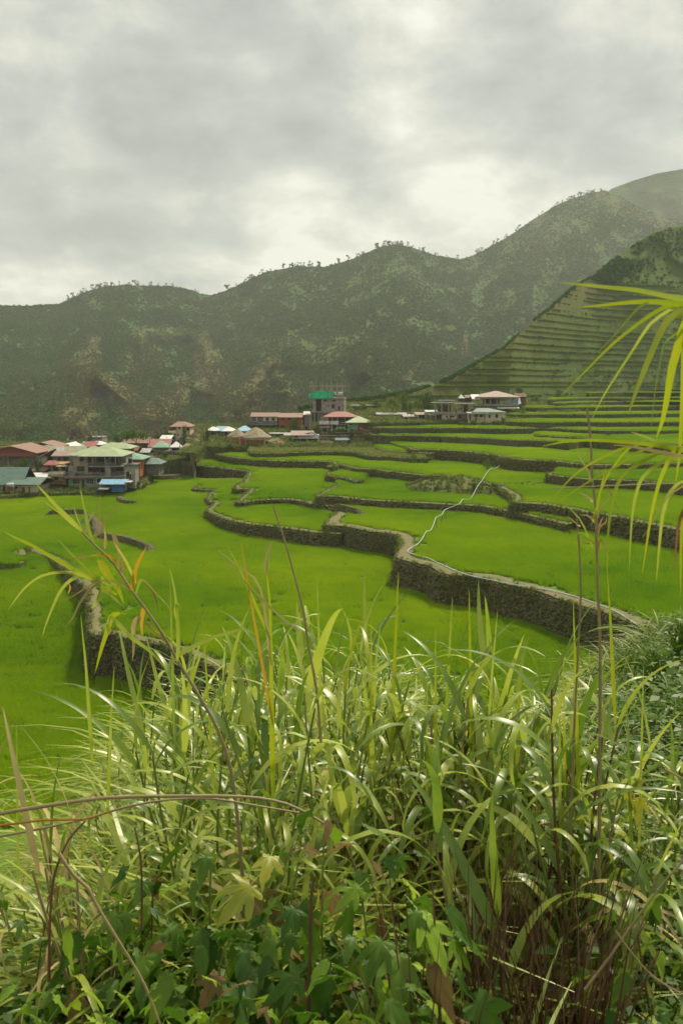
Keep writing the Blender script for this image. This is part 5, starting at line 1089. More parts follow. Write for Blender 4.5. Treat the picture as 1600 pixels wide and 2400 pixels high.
LABR = ['the low left crest', 'the flat crest right of the left hump', 'the rising crest left of the middle', 'the shoulder left of the central peak', 'the slope up to the central peak', 'the central rounded peak', 'the saddle right of the central peak', 'the long slope up to the right', 'the high right ridge']
for (a, b_, n), lab_ in zip(runs, LABR):
    for i in range(n):
        x = r_.uniform(a, b_); y = interp(SIL1, x); Yt = interp(YS1, x)
        o = ob('ridge_tree', r_.choice(RM), loc=tuple(At(x, y + 1.5, Yt)), rot=(0, 0, r_.uniform(0, 6.28)), scale=r_.uniform(4.5, 9.5))
        tag(o, r_.choice(['tall', 'short', 'leaning', 'wide']) + ' thin tree against the sky on ' + lab_, 'tree', 'trees along the mountain crest')
# ------------------------------------------------------------------ the hillside in front of the camera
EDG = [(-700, 3.2), (0, 2.8), (250, 3.7), (400, 6.6), (800, 8.5), (1150, 8.0), (1330, 9.0), (1430, 14.5), (1520, 18), (1600, 21), (1900, 26), (2600, 30)]
def edge_r(px): return np.interp(px, [q[0] for q in EDG], [q[1] for q in EDG])
def drop(px, r):
    E = edge_r(px); s_ = np.interp(px, [-700, 300, 800, 1350, 1600, 2200], [.24, .185, .168, .215, .172, .12])
    d = 1.55 + s_ * np.minimum(r, E) + np.maximum(r - E, 0) * np.interp(px, [0, 800, 1400, 1600], [.9, .85, .75, .62])
    return d
def gpt(px, Y):
    x = (px - 800) / F * Y; r = math.hypot(x, Y) if np.isscalar(px) else np.hypot(x, Y)
    b = (fbm(np.atleast_1d(x * 1.1 + 9), np.atleast_1d(Y * 1.1), 3, 21) - .5) * .28 * np.clip(np.atleast_1d(r) / 6, .5, 1.6)
    z = EYE_Z - drop(px, r) + b
    return (x, Y, float(z[0])) if np.isscalar(px) else np.column_stack([x, Y, z])
az = np.linspace(-1.45, 1.45, 220); rr = np.concatenate([np.linspace(.0, 12, 60), np.linspace(12.4, 70, 60)])
A_, R2_ = np.meshgrid(az, rr); X_ = R2_ * np.sin(A_); Y_ = R2_ * np.cos(A_)
pxg = 800 + np.clip(np.tan(np.clip(A_, -1.2, 1.2)), -3, 3) * F
D_ = drop(pxg, R2_); bb = (fbm(X_ * 1.1 + 9, Y_ * 1.1, 3, 21) - .5) * .28 * np.clip(R2_ / 6, .5, 1.6)
Z_ = EYE_Z - D_ + bb; Z_ = np.where(np.abs(pxg - 800) > 3000, np.minimum(Z_, EYE_Z - 1.6), Z_)
Z_ = np.maximum(Z_, EYE_Z - 44)
M['soil'] = mat('soil', (.04, .03, .016), (.065, .05, .024), (.035, .045, .012), scale=2.2, rough=.95, bump=.8, bscale=18, bdist=.03)
tag(ob('hillside', newmesh('hillside', np.stack([X_, Y_, Z_], -1).reshape(-1, 3), grid_faces(len(rr), len(az), True), M['soil'], True)), kind='structure')
me = newmesh('b', [(-18, -22, EYE_Z - 1.56), (18, -22, EYE_Z - 1.56), (9, .4, EYE_Z - 1.56), (-9, .4, EYE_Z - 1.56)], [(0, 1, 2, 3)], M['soil']); tag(ob('footpath', me), kind='structure')
# ------------------------------------------------------------------ foliage materials
def lmat(name, c1, c2, **k): M[name] = mat(name, c1, c2, scale=k.pop('scale', 7), rough=k.pop('rough', .36), spec=k.pop('spec', .55), translucent=k.pop('tr', .42), rnd=k.pop('rnd', .18), lo=.3, hi=.7, detail=3, **k)
lmat('cane_green', (.11, .20, .018), (.20, .30, .03), rough=.36, spec=.6); lmat('cane_light', (.30, .40, .03), (.44, .50, .08), rough=.38, spec=.6); lmat('cane_yellow', (.40, .42, .015), (.28, .40, .02), rnd=.15)
lmat('cane_dry', (.38, .31, .11), (.50, .42, .18), rough=.7, spec=.2, tr=.25); lmat('cane_orange', (.52, .26, .02), (.48, .34, .03), rnd=.08); lmat('cane_brown', (.24, .12, .05), (.34, .18, .08), rough=.7, spec=.2)
lmat('stem_tan', (.34, .25, .115), (.22, .18, .075), rough=.6, tr=0, rnd=.1, scale=12); lmat('stem_red', (.085, .04, .018), (.15, .08, .03), rough=.6, tr=0, scale=9); lmat('stem_green', (.13, .19, .03), (.20, .22, .06), tr=0, scale=9)
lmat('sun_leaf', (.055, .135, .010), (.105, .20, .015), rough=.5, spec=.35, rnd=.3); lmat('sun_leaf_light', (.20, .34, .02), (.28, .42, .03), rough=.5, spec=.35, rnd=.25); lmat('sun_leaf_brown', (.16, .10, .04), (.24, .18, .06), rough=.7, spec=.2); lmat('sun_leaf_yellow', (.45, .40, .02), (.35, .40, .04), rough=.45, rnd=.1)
lmat('grass_mid', (.14, .23, .015), (.30, .35, .035), rough=.55, spec=.4); lmat('straw', (.46, .40, .20), (.38, .38, .13), rough=.5, tr=.3)
# ------------------------------------------------------------------ long grass leaves
def long_leaf(L_, w_, a0, curve, seed, n=11):
    r = random.Random(seed); x = z = 0; y = 0; V = []; Fq = []; tw = r.uniform(-.5, .5); sd = r.uniform(-.12, .12)
    for i in range(n + 1):
        t = i / n; a = a0 - curve * t ** 1.25
        hw = w_ / 2 * min(1, (t + .06) / .2) * (1 - t) ** .62 if t < 1 else .0004
        hw = max(hw, .0005); tt = tw * t
        V += [(x, y - hw * math.cos(tt), z - hw * math.sin(tt) + hw * .3), (x, y, z), (x, y + hw * math.cos(tt), z + hw * math.sin(tt) + hw * .3)]
        d = L_ / n; x += d * math.cos(a); z += d * math.sin(a); y += d * sd
    for i in range(n): Fq += [(i * 3, i * 3 + 1, i * 3 + 4, i * 3 + 3), (i * 3 + 1, i * 3 + 2, i * 3 + 5, i * 3 + 4)]
    return V, Fq
LEAF = {}
for mk in ('cane_green', 'cane_light', 'cane_dry', 'cane_yellow'):
    L_ = []
    for i in range(9):
        if i < 3: q = long_leaf(1.0, .034, 1.38 - .06 * i, .6 + .6 * i, i)
        elif i < 7: q = long_leaf(1.0, .034, 1.2 - .1 * (i - 3), 2.5 + .35 * (i - 3), i)
        else: q = long_leaf(1.0, .038, .9, 2.9 + .4 * (i - 7), i)
        L_.append(newmesh('leaf', q[0], q[1], M[mk], True))
    LEAF[mk] = L_
STEM = {}
def stem_mesh(mk, seed, lean=0.0):
    r = random.Random(seed); P_ = []; R = []
    n = 12
    for i in range(n + 1):
        t = i / n; P_.append((lean * t * t + .012 * math.sin(t * 5 + seed), .012 * math.cos(t * 4 + seed), t)); R.append(.0062 * (1 - .45 * t) * (1.15 if i % 2 else .92))
    V, Fq = tube(P_, R, 6); return newmesh('stem', V, Fq, M[mk], True)
for mk in ('stem_tan', 'stem_red', 'stem_green'): STEM[mk] = [stem_mesh(mk, i, (i - 1) * .07) for i in range(3)]
rc = random.Random(5)
def cane(px, Y, top, label, group=None, n=9, Lf=(.38, .6), mats=('cane_green', 'cane_green', 'cane_light'), wide=1.0, stemm=None, name='cane_plant', cat='cane', lean=None, droopy=.5, dry=.12, low=.35):
    base = gpt(px, Y); zt = At(px, top, Y)[2]; h = max(.25, zt - base[2]); base = (base[0], base[1], base[2] - .03)
    root = empty(name, base, (rc.uniform(-.16, .16), rc.uniform(-.24, .2) if lean is None else lean, 0), label=label, cat=cat, group=group)
    hs = h * .86
    k = rc.randrange(3); ob('stem', STEM[stemm or rc.choice(['stem_tan', 'stem_red', 'stem_green'])][k], root, rot=(0, 0, 0), scale=(1.0, 1.0, hs))
    ln = (k - 1) * .07; az0 = rc.uniform(0, 6.28)
    for i in range(n):
        t = low + (1 - low) * (i + rc.uniform(-.2, .2)) / max(n - 1, 1); t = min(max(t, .1), 1)
        a = az0 + i * math.pi + rc.uniform(-.6, .6)
        mk = rc.choice(mats)
        if t < .55 and rc.random() < dry * 3: mk = 'cane_dry'
        top_ = t > .86
        me = rc.choice(LEAF[mk][0:3] if top_ and rc.random() > .25 else (LEAF[mk][3:9] if rc.random() < droopy else LEAF[mk][1:6]))
        L_ = rc.uniform(*Lf) * (1 if not top_ else .85)
        o = ob('leaf', me, root, (ln * t * t, 0, t * hs), (0, 0, a), (L_, L_ * wide / max(L_, .5) * rc.uniform(.75, 1.15), L_))
    return root
def traced(parent, pts, Y, wpx, m, name='leaf', Y2=None, taper=1, sub=4):
    """a leaf or stalk set out through points of the view at its own distance"""
    n0 = len(pts); Ys = np.linspace(Y, Y2 if Y2 else Y, n0)
    p3 = smooth_line([At(x, y, yy) for (x, y), yy in zip(pts, Ys)], .03)
    n = len(p3); d = np.gradient(p3, axis=0); d /= np.linalg.norm(d, axis=1)[:, None]
    s_ = np.cross(d, np.array([0, 1., .25])); s_ /= np.linalg.norm(s_, axis=1)[:, None] + 1e-9
    t = np.linspace(0, 1, n); W_ = wpx * Y / F / 2
    prof = np.minimum(1, (t + .12) / .3) * np.clip(1 - t, 0, 1) ** .6 if taper else np.full(n, 1.0)
    hw = np.maximum(W_ * prof, .0004)[:, None]; o0 = np.array(parent.location)
    nrm_ = np.cross(s_, d)
    V = np.stack([p3 - s_ * hw + nrm_ * hw * .35, p3, p3 + s_ * hw + nrm_ * hw * .35], 1).reshape(-1, 3) - o0
    Fq = []
    for i in range(n - 1): Fq += [(i * 3, i * 3 + 1, i * 3 + 4, i * 3 + 3), (i * 3 + 1, i * 3 + 2, i * 3 + 5, i * 3 + 4)]
    return ob(name, newmesh(name, V, Fq, M[m], True), parent)
def stalk(parent, pts, Y, wpx, m, name='stem', Y2=None, w2=None):
    Ys = np.linspace(Y, Y2 if Y2 else Y, len(pts)); p3 = smooth_line([At(x, y, yy) for (x, y), yy in zip(pts, Ys)], .05)
    r = np.linspace(wpx, w2 or wpx * .6, len(p3)) * Y / F / 2 * (1 + .15 * (np.arange(len(p3)) % 4 == 0))
    V, Fq = tube(p3 - np.array(parent.location), r, 6); return ob(name, newmesh(name, V, Fq, M[m], True), parent)
# --- leaning half-dry cane on the left
Yc = 2.7
root = empty('leaning_cane', gpt(560, Yc), label='tall half-dry cane leaning left with long drooping pale and yellow leaves', cat='cane')
cvt = lambda L_: [(x / 3.136, 1080 + y / 3.136) for x, y in L_]
stalk(root, [(575, 2150), (560, 1950), (540, 1800), (510, 1710)] + cvt([(1500, 1790), (1290, 1440), (1150, 1200), (980, 970), (840, 760), (700, 620), (600, 520)]), Yc, 11, 'stem_tan', w2=4)
for pts, wd, mk in [([(600, 520), (520, 440), (430, 350), (340, 250), (265, 165)], 30, 'cane_light'), ([(590, 520), (480, 420), (380, 340), (310, 290)], 14, 'cane_yellow'), ([(860, 985), (720, 900), (560, 810), (400, 720), (230, 620), (100, 560), (20, 515)], 32, 'cane_yellow'),
    ([(700, 890), (640, 850), (560, 780), (480, 740), (380, 700)], 14, 'cane_light'), ([(780, 930), (680, 880), (560, 830), (430, 820), (300, 850), (200, 920), (130, 1000), (60, 1100)], 20, 'cane_light'), ([(840, 930), (720, 885), (600, 858), (530, 870), (450, 950), (400, 1050), (340, 1200), (315, 1290)], 24, 'cane_light'),
    ([(960, 960), (850, 890), (740, 885), (640, 930), (530, 1000), (400, 1040)], 14, 'cane_dry'), ([(720, 900), (650, 960), (580, 1060), (540, 1150), (480, 1220)], 16, 'cane_dry'), ([(740, 900), (660, 830), (600, 760), (520, 680), (410, 560)], 24, 'cane_yellow'), ([(750, 850), (750, 940), (710, 1040), (680, 1085)], 28, 'cane_light'),
    ([(730, 730), (790, 840), (870, 950), (915, 1060)], 48, 'cane_yellow'), ([(725, 725), (770, 820), (830, 920)], 28, 'cane_orange'), ([(700, 880), (760, 940), (850, 1020), (930, 1095)], 26, 'cane_light'), ([(965, 960), (980, 890), (1000, 790), (1040, 700), (1075, 635)], 24, 'cane_orange'), ([(690, 600), (650, 500), (635, 400), (610, 300), (590, 180)], 20, 'cane_light'),
    ([(610, 520), (570, 420), (540, 330)], 10, 'cane_light'), ([(1000, 900), (970, 830), (920, 730), (870, 650), (840, 600)], 18, 'cane_light'), ([(1000, 980), (1030, 880), (1080, 900), (1150, 980), (1230, 1060), (1290, 1160)], 16, 'cane_light'), ([(1050, 880), (1120, 960), (1150, 1040), (1160, 1110)], 16, 'cane_brown'), ([(880, 1120), (820, 1150), (790, 1250), (750, 1370), (700, 1560)], 34, 'cane_yellow'),
    ([(790, 1200), (820, 1150), (870, 1120), (940, 1130)], 18, 'cane_light'), ([(820, 1150), (950, 1290), (1100, 1400), (1240, 1550)], 36, 'cane_light'), ([(1030, 1150), (1000, 1180), (980, 1250), (985, 1330), (975, 1470)], 36, 'cane_dry'), ([(770, 650), (775, 560), (765, 480)], 16, 'cane_dry'), ([(830, 530), (860, 620), (880, 700), (890, 850)], 28, 'cane_dry'), ([(740, 560), (780, 420), (830, 370), (895, 350)], 6, 'cane_brown'), ([(700, 560), (730, 400), (735, 260)], 7, 'cane_brown'),
    ([(1240, 1520), (1290, 1445), (1420, 1370), (1568, 1300), (1700, 1260), (1800, 1240), (1900, 1290)], 30, 'cane_light'), ([(1300, 1500), (1310, 1300), (1290, 1000), (1250, 790)], 22, 'cane_light'), ([(1300, 1180), (1290, 1090), (1310, 1050), (1335, 1105)], 18, 'cane_yellow'), ([(1060, 1060), (1040, 1200), (1050, 1300)], 26, 'cane_orange'), ([(930, 700), (900, 800), (895, 900)], 12, 'cane_brown'), ([(1060, 1180), (1130, 1260), (1220, 1330)], 22, 'cane_brown'),
    ([(640, 700), (560, 720), (480, 715)], 9, 'cane_brown'), ([(880, 760), (800, 700), (720, 690), (650, 705)], 16, 'cane_orange'), ([(620, 540), (660, 430), (690, 385), (715, 380)], 10, 'cane_dry'), ([(510, 900), (515, 940), (500, 980)], 14, 'cane_orange')]:
    traced(root, cvt(pts), Yc, wd / 3.136 * 1.6, mk, Y2=Yc + rc.uniform(-.25, .2))
# --- bare stalk and its neighbours
r0 = empty('bare_stalk', gpt(760, 3.0), label='bare brown grass stalk standing alone above the middle grass', cat='grass stalk'); stalk(r0, [(752, 1740), (742, 1620), (722, 1510), (712, 1440), (695, 1370), (668, 1270), (640, 1186)], 3.0, 7, 'stem_tan', w2=4.5)
r0 = empty('upright_grass', gpt(640, 3.0), label='upright yellow-green grass shoot with white bent tip left of the bare stalk', cat='grass'); traced(r0, [(640, 1900), (636, 1600), (634, 1483), (632, 1406), (625, 1345), (627, 1294)], 3.0, 15, 'cane_yellow', taper=1); traced(r0, [(625, 1345), (626, 1305), (640, 1263)], 3.0, 12, 'cane_dry'); traced(r0, [(634, 1500), (600, 1420), (560, 1330), (530, 1275)], 3.0, 9, 'cane_yellow'); traced(r0, [(636, 1560), (610, 1380), (560, 1330), (510, 1289)], 3.0, 9, 'cane_dry'); traced(r0, [(700, 1480), (640, 1430), (580, 1370), (520, 1305)], 3.0, 6, 'cane_dry'); traced(r0, [(640, 1700), (590, 1420), (565, 1270)], 3.0, 9, 'cane_orange')
# --- dry seed stalks on the right
r0 = empty('dry_seed_stalk', gpt(1400, 2.9), label='tall dry reddish cane stalk with curled papery leaves in front of the terraces', cat='cane')
cv2 = lambda L_: [(1150 + x / 3.36, 600 + y / 3.36) for x, y in L_]
stalk(r0, [(1402, 2100), (1404, 1800), (1405, 1500), (1400, 1400)] + cv2([(830, 2300), (825, 2000), (800, 1800), (790, 1600), (780, 1400), (755, 1205)]), 2.9, 9, 'stem_tan', w2=5)
for pts, wd, mk in [([(800, 1960), (790, 1930), (750, 1890), (690, 1860)], 22, 'cane_dry'), ([(835, 2080), (850, 2000), (890, 1950), (950, 1885)], 18, 'cane_dry'), ([(700, 2130), (670, 2110), (600, 2045)], 18, 'cane_dry'), ([(810, 2110), (800, 2080), (760, 2045), (690, 2040)], 18, 'cane_dry'), ([(840, 2200), (850, 2140), (900, 2100), (910, 2060)], 22, 'cane_dry'), ([(830, 2180), (860, 2100), (885, 2050)], 14, 'cane_dry'),
    ([(850, 2240), (760, 2210), (720, 2180), (650, 2210), (610, 2340)], 18, 'cane_yellow'), ([(800, 1800), (770, 1700), (730, 1640), (690, 1570), (680, 1480)], 12, 'cane_dry'), ([(800, 2300), (760, 2200), (690, 2060), (550, 1930)], 14, 'cane_light'), ([(815, 2100), (840, 1950), (870, 1800), (910, 1640)], 18, 'cane_yellow'), ([(830, 2400), (850, 2260), (870, 2240), (910, 2330)], 12, 'cane_brown'), ([(740, 1800), (780, 1760), (760, 1680)], 16, 'cane_dry'), ([(750, 1205), (765, 1300), (775, 1400)], 14, 'cane_brown'), ([(780, 1480), (770, 1420), (740, 1405)], 8, 'cane_dry'),
    ([(780, 1540), (740, 1590), (710, 1650)], 8, 'cane_orange'), ([(700, 2250), (780, 2270), (860, 2250), (890, 2330)], 9, 'cane_brown'), ([(830, 1650), (930, 1850), (1000, 2000)], 7, 'cane_brown')]:
    traced(r0, cv2(pts), 2.9, wd / 3.36 * 1.3, mk, Y2=2.9 + rc.uniform(-.1, .1))
r0 = empty('bare_stalk', gpt(1345, 3.0), label='thin pale bare stalk just left of the papery seed stalk', cat='grass stalk'); stalk(r0, [(1335, 2000), (1345, 1700), (1355, 1500), (1360, 1400), (1357, 1290), (1349, 1201)], 3.0, 6.5, 'stem_tan', w2=4.5)
# --- hanging leaves from the right
r0 = empty('hanging_cane', tuple(At(1680, 690, 1.6)), label='yellow-green cane leaves hanging into view from the upper right edge', cat='cane')
stalk(r0, [(1900, 2600), (1840, 1800), (1780, 1100), (1720, 780), (1680, 690), (1640, 700)], 1.6, 22, 'stem_green', w2=12)
for pts, wd, mk in [([(1640, 355), (1512, 335), (1400, 320), (1150, 270), (900, 245), (700, 225), (540, 205)], 52, 'cane_light'), ([(1640, 370), (1512, 380), (1300, 362), (1100, 365), (900, 385), (690, 405)], 56, 'cane_yellow'), ([(1620, 340), (1512, 370), (1350, 410), (1150, 540), (950, 700), (750, 900), (540, 1110)], 44, 'cane_yellow'), ([(1240, 370), (1170, 400), (1050, 530), (950, 650), (840, 760)], 28, 'cane_yellow'),
    ([(1500, 400), (1400, 430), (1250, 540), (1130, 720), (1000, 920), (880, 1110), (790, 1290)], 34, 'cane_light'), ([(1600, 400), (1512, 440), (1400, 500), (1300, 680), (1200, 920), (1130, 1100), (1080, 1250)], 78, 'cane_yellow'), ([(1590, 350), (1512, 600), (1430, 870), (1390, 1100), (1350, 1300), (1300, 1430)], 90, 'cane_yellow'), ([(1600, 400), (1530, 700), (1515, 1000), (1500, 1300), (1480, 1600), (1450, 1790)], 60, 'cane_yellow'), ([(1370, 680), (1330, 830), (1300, 1000), (1280, 1150), (1260, 1330)], 20, 'cane_green'), ([(1600, 500), (1480, 600), (1390, 660), (1340, 760), (1330, 900)], 22, 'cane_green')]:
    traced(r0, cv2(pts), 1.6, wd / 3.36 * 1.0, mk, Y2=1.6 + rc.uniform(-.15, .2))
r0 = empty('hanging_cane', tuple(At(1680, 1060, 1.5)), label='lower spray of hanging yellow leaves at the right edge, above the dry stick', cat='cane')
stalk(r0, [(1950, 2500), (1880, 1900), (1780, 1300), (1700, 1080), (1630, 1058)], 1.5, 20, 'stem_green', w2=10)
for pts, wd, mk in [([(1620, 1560), (1512, 1530), (1300, 1490), (1050, 1465), (800, 1450), (600, 1460), (400, 1500)], 52, 'cane_yellow'), ([(1620, 1540), (1512, 1520), (1380, 1500), (1250, 1440), (1100, 1385)], 56, 'cane_light'), ([(1620, 1600), (1512, 1580), (1300, 1540), (1100, 1500), (960, 1490)], 42, 'cane_dry'), ([(1160, 1490), (1000, 1530), (850, 1600), (700, 1690), (580, 1800), (500, 1900)], 30, 'cane_yellow'), ([(1280, 1500), (1150, 1550), (950, 1680), (750, 1790), (520, 1940)], 30, 'cane_yellow'),
    ([(1180, 1490), (1080, 1520), (980, 1640), (900, 1760), (840, 1930), (790, 2120)], 34, 'cane_yellow'), ([(1380, 1540), (1270, 1570), (1100, 1680), (1000, 1790), (950, 1980), (920, 2200), (915, 2500)], 48, 'cane_yellow'), ([(1400, 1590), (1320, 1640), (1200, 1740), (1150, 1850), (1110, 2050), (1085, 2480)], 48, 'cane_light'), ([(1480, 1500), (1440, 1540), (1380, 1660), (1320, 1800), (1260, 2050), (1190, 2500)], 58, 'cane_yellow'), ([(1600, 1740), (1512, 1780), (1420, 1850), (1350, 2050), (1300, 2560)], 58, 'cane_light'),
    ([(1560, 1800), (1480, 1830), (1380, 1910), (1280, 2080), (1190, 2220)], 20, 'cane_dry'), ([(1560, 1950), (1512, 2020), (1470, 2150), (1440, 2500)], 46, 'cane_brown'), ([(1600, 1600), (1540, 1900), (1500, 2200), (1490, 2700)], 50, 'cane_yellow')]:
    traced(r0, cv2(pts), 1.5, wd / 3.36 * .95, mk, Y2=1.5 + rc.uniform(-.1, .25))
r0 = empty('dry_stick', tuple(At(1640, 1134, 1.8)), label='straight dry grey stick poking in horizontally from the right edge', cat='stick'); stalk(r0, cv2([(1900, 1785), (1700, 1790), (1512, 1795), (1300, 1795), (900, 1812), (480, 1830)]), 1.8, 7, 'stem_tan', w2=2.5)
# --- dry stems lying across the left foreground
for lab, pts, Y, w_, m_ in [('long dry brown stem arching across the left foreground, upper one', [(-120, 1930), (0, 1907), (100, 1890), (250, 1870), (400, 1866), (560, 1867), (640, 1876), (700, 1896), (760, 1930)], 2.35, 10, 'stem_tan'), ('dry orange-brown stem arching just under the upper one', [(-120, 1975), (0, 1960), (80, 1945), (190, 1922), (300, 1890), (400, 1874), (500, 1872), (600, 1888), (700, 1905)], 2.4, 7, 'stem_tan'),
    ('thin yellow-brown stem curving at the left edge below the arching stems', [(-80, 1938), (0, 1935), (100, 1922), (200, 1920), (260, 1900)], 2.3, 7, 'cane_orange'), ('bare tan stem slanting down through the lower left leaves', [(138, 2000), (172, 2050), (205, 2080), (225, 2118), (262, 2180), (300, 2240), (340, 2310), (375, 2400), (400, 2470)], 1.9, 9, 'stem_tan'),
    ('dark thin upright stem at the lower left among leaves', [(115, 2300), (118, 2150), (128, 2050), (160, 1970), (200, 1925)], 2.3, 8, 'stem_red'), ('dark red upright stem left of the broad leaves', [(332, 2180), (333, 2100), (330, 2010), (316, 1940)], 2.2, 7, 'stem_red'), ('dark broken stem beside the small yellow leaf', [(722, 2400), (726, 2250), (728, 2120), (735, 2060)], 2.0, 12, 'stem_red'), ('long tan stem leaning right in the bottom right corner', [(1370, 2320), (1430, 2240), (1500, 2140), (1570, 2050), (1650, 1960)], 2.2, 7, 'stem_tan'),
    ('short tan stem sticking in at the right edge', [(1555, 1802), (1585, 1818), (1640, 1850)], 2.6, 6, 'stem_tan'), ('thin straw stem crossing the bottom right corner', [(1440, 2180), (1500, 2260), (1560, 2310), (1640, 2350)], 2.1, 5, 'stem_tan')]:
    r0 = empty('fallen_stalk', tuple(At(*pts[len(pts) // 2], Y)), label=lab, cat='stem'); stalk(r0, pts, Y, w_, m_, 'stem_shaft')
# --- tall green cane right of centre
for px, Y, top, lab, kw in [(1425, 3.0, 1400, 'tallest green cane right of centre with broad arching leaves', dict(n=13, Lf=(.4, .62), wide=1.0, droopy=.7)), (1395, 3.2, 1560, 'green cane with wide pale bent leaf left of the tallest cane', dict(n=10, wide=1.3)),
                            (1120, 2.7, 1830, 'short cane in front with long flat leaves spreading low', dict(n=9, wide=1.2, mats=('cane_green', 'cane_light'))), (1300, 2.5, 1990, 'low cane with crossing pale leaves near the bottom', dict(n=8, wide=1.2)), (1480, 2.6, 1900, 'cane at the lower right with bent light leaf', dict(n=8, wide=1.1)),
                            (700, 3.2, 1500, 'cane behind the bare stalk with silvery arching leaf', dict(n=9)), (850, 3.6, 1430, 'slender cane with yellow upright tips in the centre', dict(n=9, mats=('cane_light', 'cane_yellow')))]:
    cane(px, Y, top, lab, **kw)
# upright bright shoots standing over the clump
for i, (px, top, Y, m_) in enumerate([(930, 1340, 3.6, 'cane_yellow'), (1020, 1470, 3.4, 'cane_yellow'), (1055, 1400, 3.5, 'cane_light'), (1100, 1380, 3.5, 'cane_yellow'), (1160, 1430, 3.6, 'cane_light'), (1218, 1530, 3.3, 'cane_yellow'), (1320, 1540, 3.2, 'cane_yellow'), (745, 1350, 3.6, 'cane_light'), (400, 1330, 3.2, 'cane_light'), (480, 1440, 3.4, 'cane_yellow'), (1310, 1560, 3.1, 'cane_light'), (870, 1440, 3.7, 'cane_yellow'), (1425, 1320, 3.1, 'cane_yellow'), (1345, 1400, 3.1, 'cane_yellow'), (265, 1560, 3.1, 'cane_light'), (40, 1690, 2.6, 'cane_light'), (195, 1440, 2.9, 'cane_light'), (1000, 1560, 3.2, 'cane_light'), (1505, 1560, 3.0, 'cane_light'), (1470, 1620, 2.9, 'cane_green')]):
    r0 = empty('grass_shoot', gpt(px + rc.uniform(-20, 20), Y), label='single upright pale grass shoot ' + ('at the left edge' if px < 300 else 'left of the bare stalk' if px < 600 else 'in the centre' if px < 1000 else 'above the right-hand cane clump' if px < 1280 else 'by the papery seed stalk'), cat='grass shoot', group='upright shoots in the foreground grass')
    L1 = rc.uniform(160, 320); dx = rc.uniform(-40, 40); traced(r0, [(px - dx * .6, top + L1 + 160), (px - dx * .2, top + L1 * .7), (px, top + L1 * .3), (px + dx * .15, top)], Y, rc.uniform(8, 13), m_)
# --- clumps of cane
Z1 = 'green cane in the dense reddish-stemmed clump right of centre'; G1_ = 'canes of the right-hand clump'
for i in range(54):
    px = rc.uniform(930, 1440); Y = rc.uniform(2.9, 4.3); top = 1545 + 130 * abs((px - 1180) / 240) ** 2 + rc.uniform(-80, 150) - (Y - 3.4) * 40
    cane(px, Y, top, Z1 + (', front row' if Y < 3.35 else ', back row' if Y > 3.85 else ', middle row') + (' left' if px < 1090 else ' right' if px > 1290 else ' centre'), G1_, n=rc.randint(11, 14), Lf=(.34, .6), droopy=.8, wide=rc.uniform(.85, 1.25), stemm=rc.choice(['stem_red', 'stem_green', 'stem_tan']), dry=.04, low=.26, mats=('cane_green', 'cane_green', 'cane_light', 'cane_light'))
for i in range(74):
    px = rc.uniform(290, 1000); Y = rc.uniform(3.0, 5.8); top = np.interp(px, [290, 400, 500, 700, 960], [1640, 1540, 1490, 1460, 1440]) + rc.uniform(-20, 150) - (Y - 4) * 15
    cane(px, Y, top, 'long-leaved grass plant in the silvery thicket, ' + ('front' if Y < 3.9 else 'back' if Y > 4.9 else 'middle') + (' left part' if px < 500 else ' right part' if px > 760 else ' centre part'), 'grass plants of the middle thicket', n=rc.randint(7, 9), Lf=(.34, .62), droopy=.8, wide=rc.uniform(.8, 1.2), mats=('cane_green', 'cane_green', 'cane_light', 'cane_light', 'cane_light'), dry=.07, stemm='stem_green', name='tall_grass', cat='grass', low=.25)
for i in range(14):
    px = rc.uniform(-40, 330); Y = rc.uniform(2.4, 3.1); top = 1900 + rc.uniform(-50, 130) - px * .1
    cane(px, Y, top, 'arching pale grass plant at the left edge in front of the lowest paddy', 'grass plants at the left edge', n=7, Lf=(.35, .6), wide=.6, mats=('cane_light', 'cane_green', 'cane_dry'), name='tall_grass', cat='grass', low=.2)
for i in range(12):
    px = rc.uniform(1430, 1640); Y = rc.uniform(3.2, 6); top = 1720 + rc.uniform(-90, 160)
    cane(px, Y, top, 'green grass plant on the weedy slope at the right', 'grass plants on the right slope', n=7, Lf=(.35, .6), wide=.6, mats=('cane_light', 'cane_green'), name='tall_grass', cat='grass', low=.2)
for i, (px, yb, yt, Y, wp, t_, l_) in enumerate([(1530, 1640, 1510, 9, 130, 'upper left one', 'leaf_a'), (1590, 1600, 1440, 11, 130, 'topmost one at the edge', 'leaf_a'), (1480, 1720, 1640, 7.5, 90, 'left one', 'leaf_a'), (1560, 1740, 1640, 7, 140, 'middle one', 'leaf_b'), (1610, 1800, 1690, 6, 130, 'one cut by the right edge', 'leaf_a'), (1500, 1820, 1740, 5.5, 120, 'lower left one', 'leaf_b'), (1475, 1600, 1510, 11, 80, 'small high one', 'leaf_b')]):
    tree('tangled small-leaved bush on the weedy slope at the right, ' + t_, px, yb, yt, Y, wp, 'bush', l_)
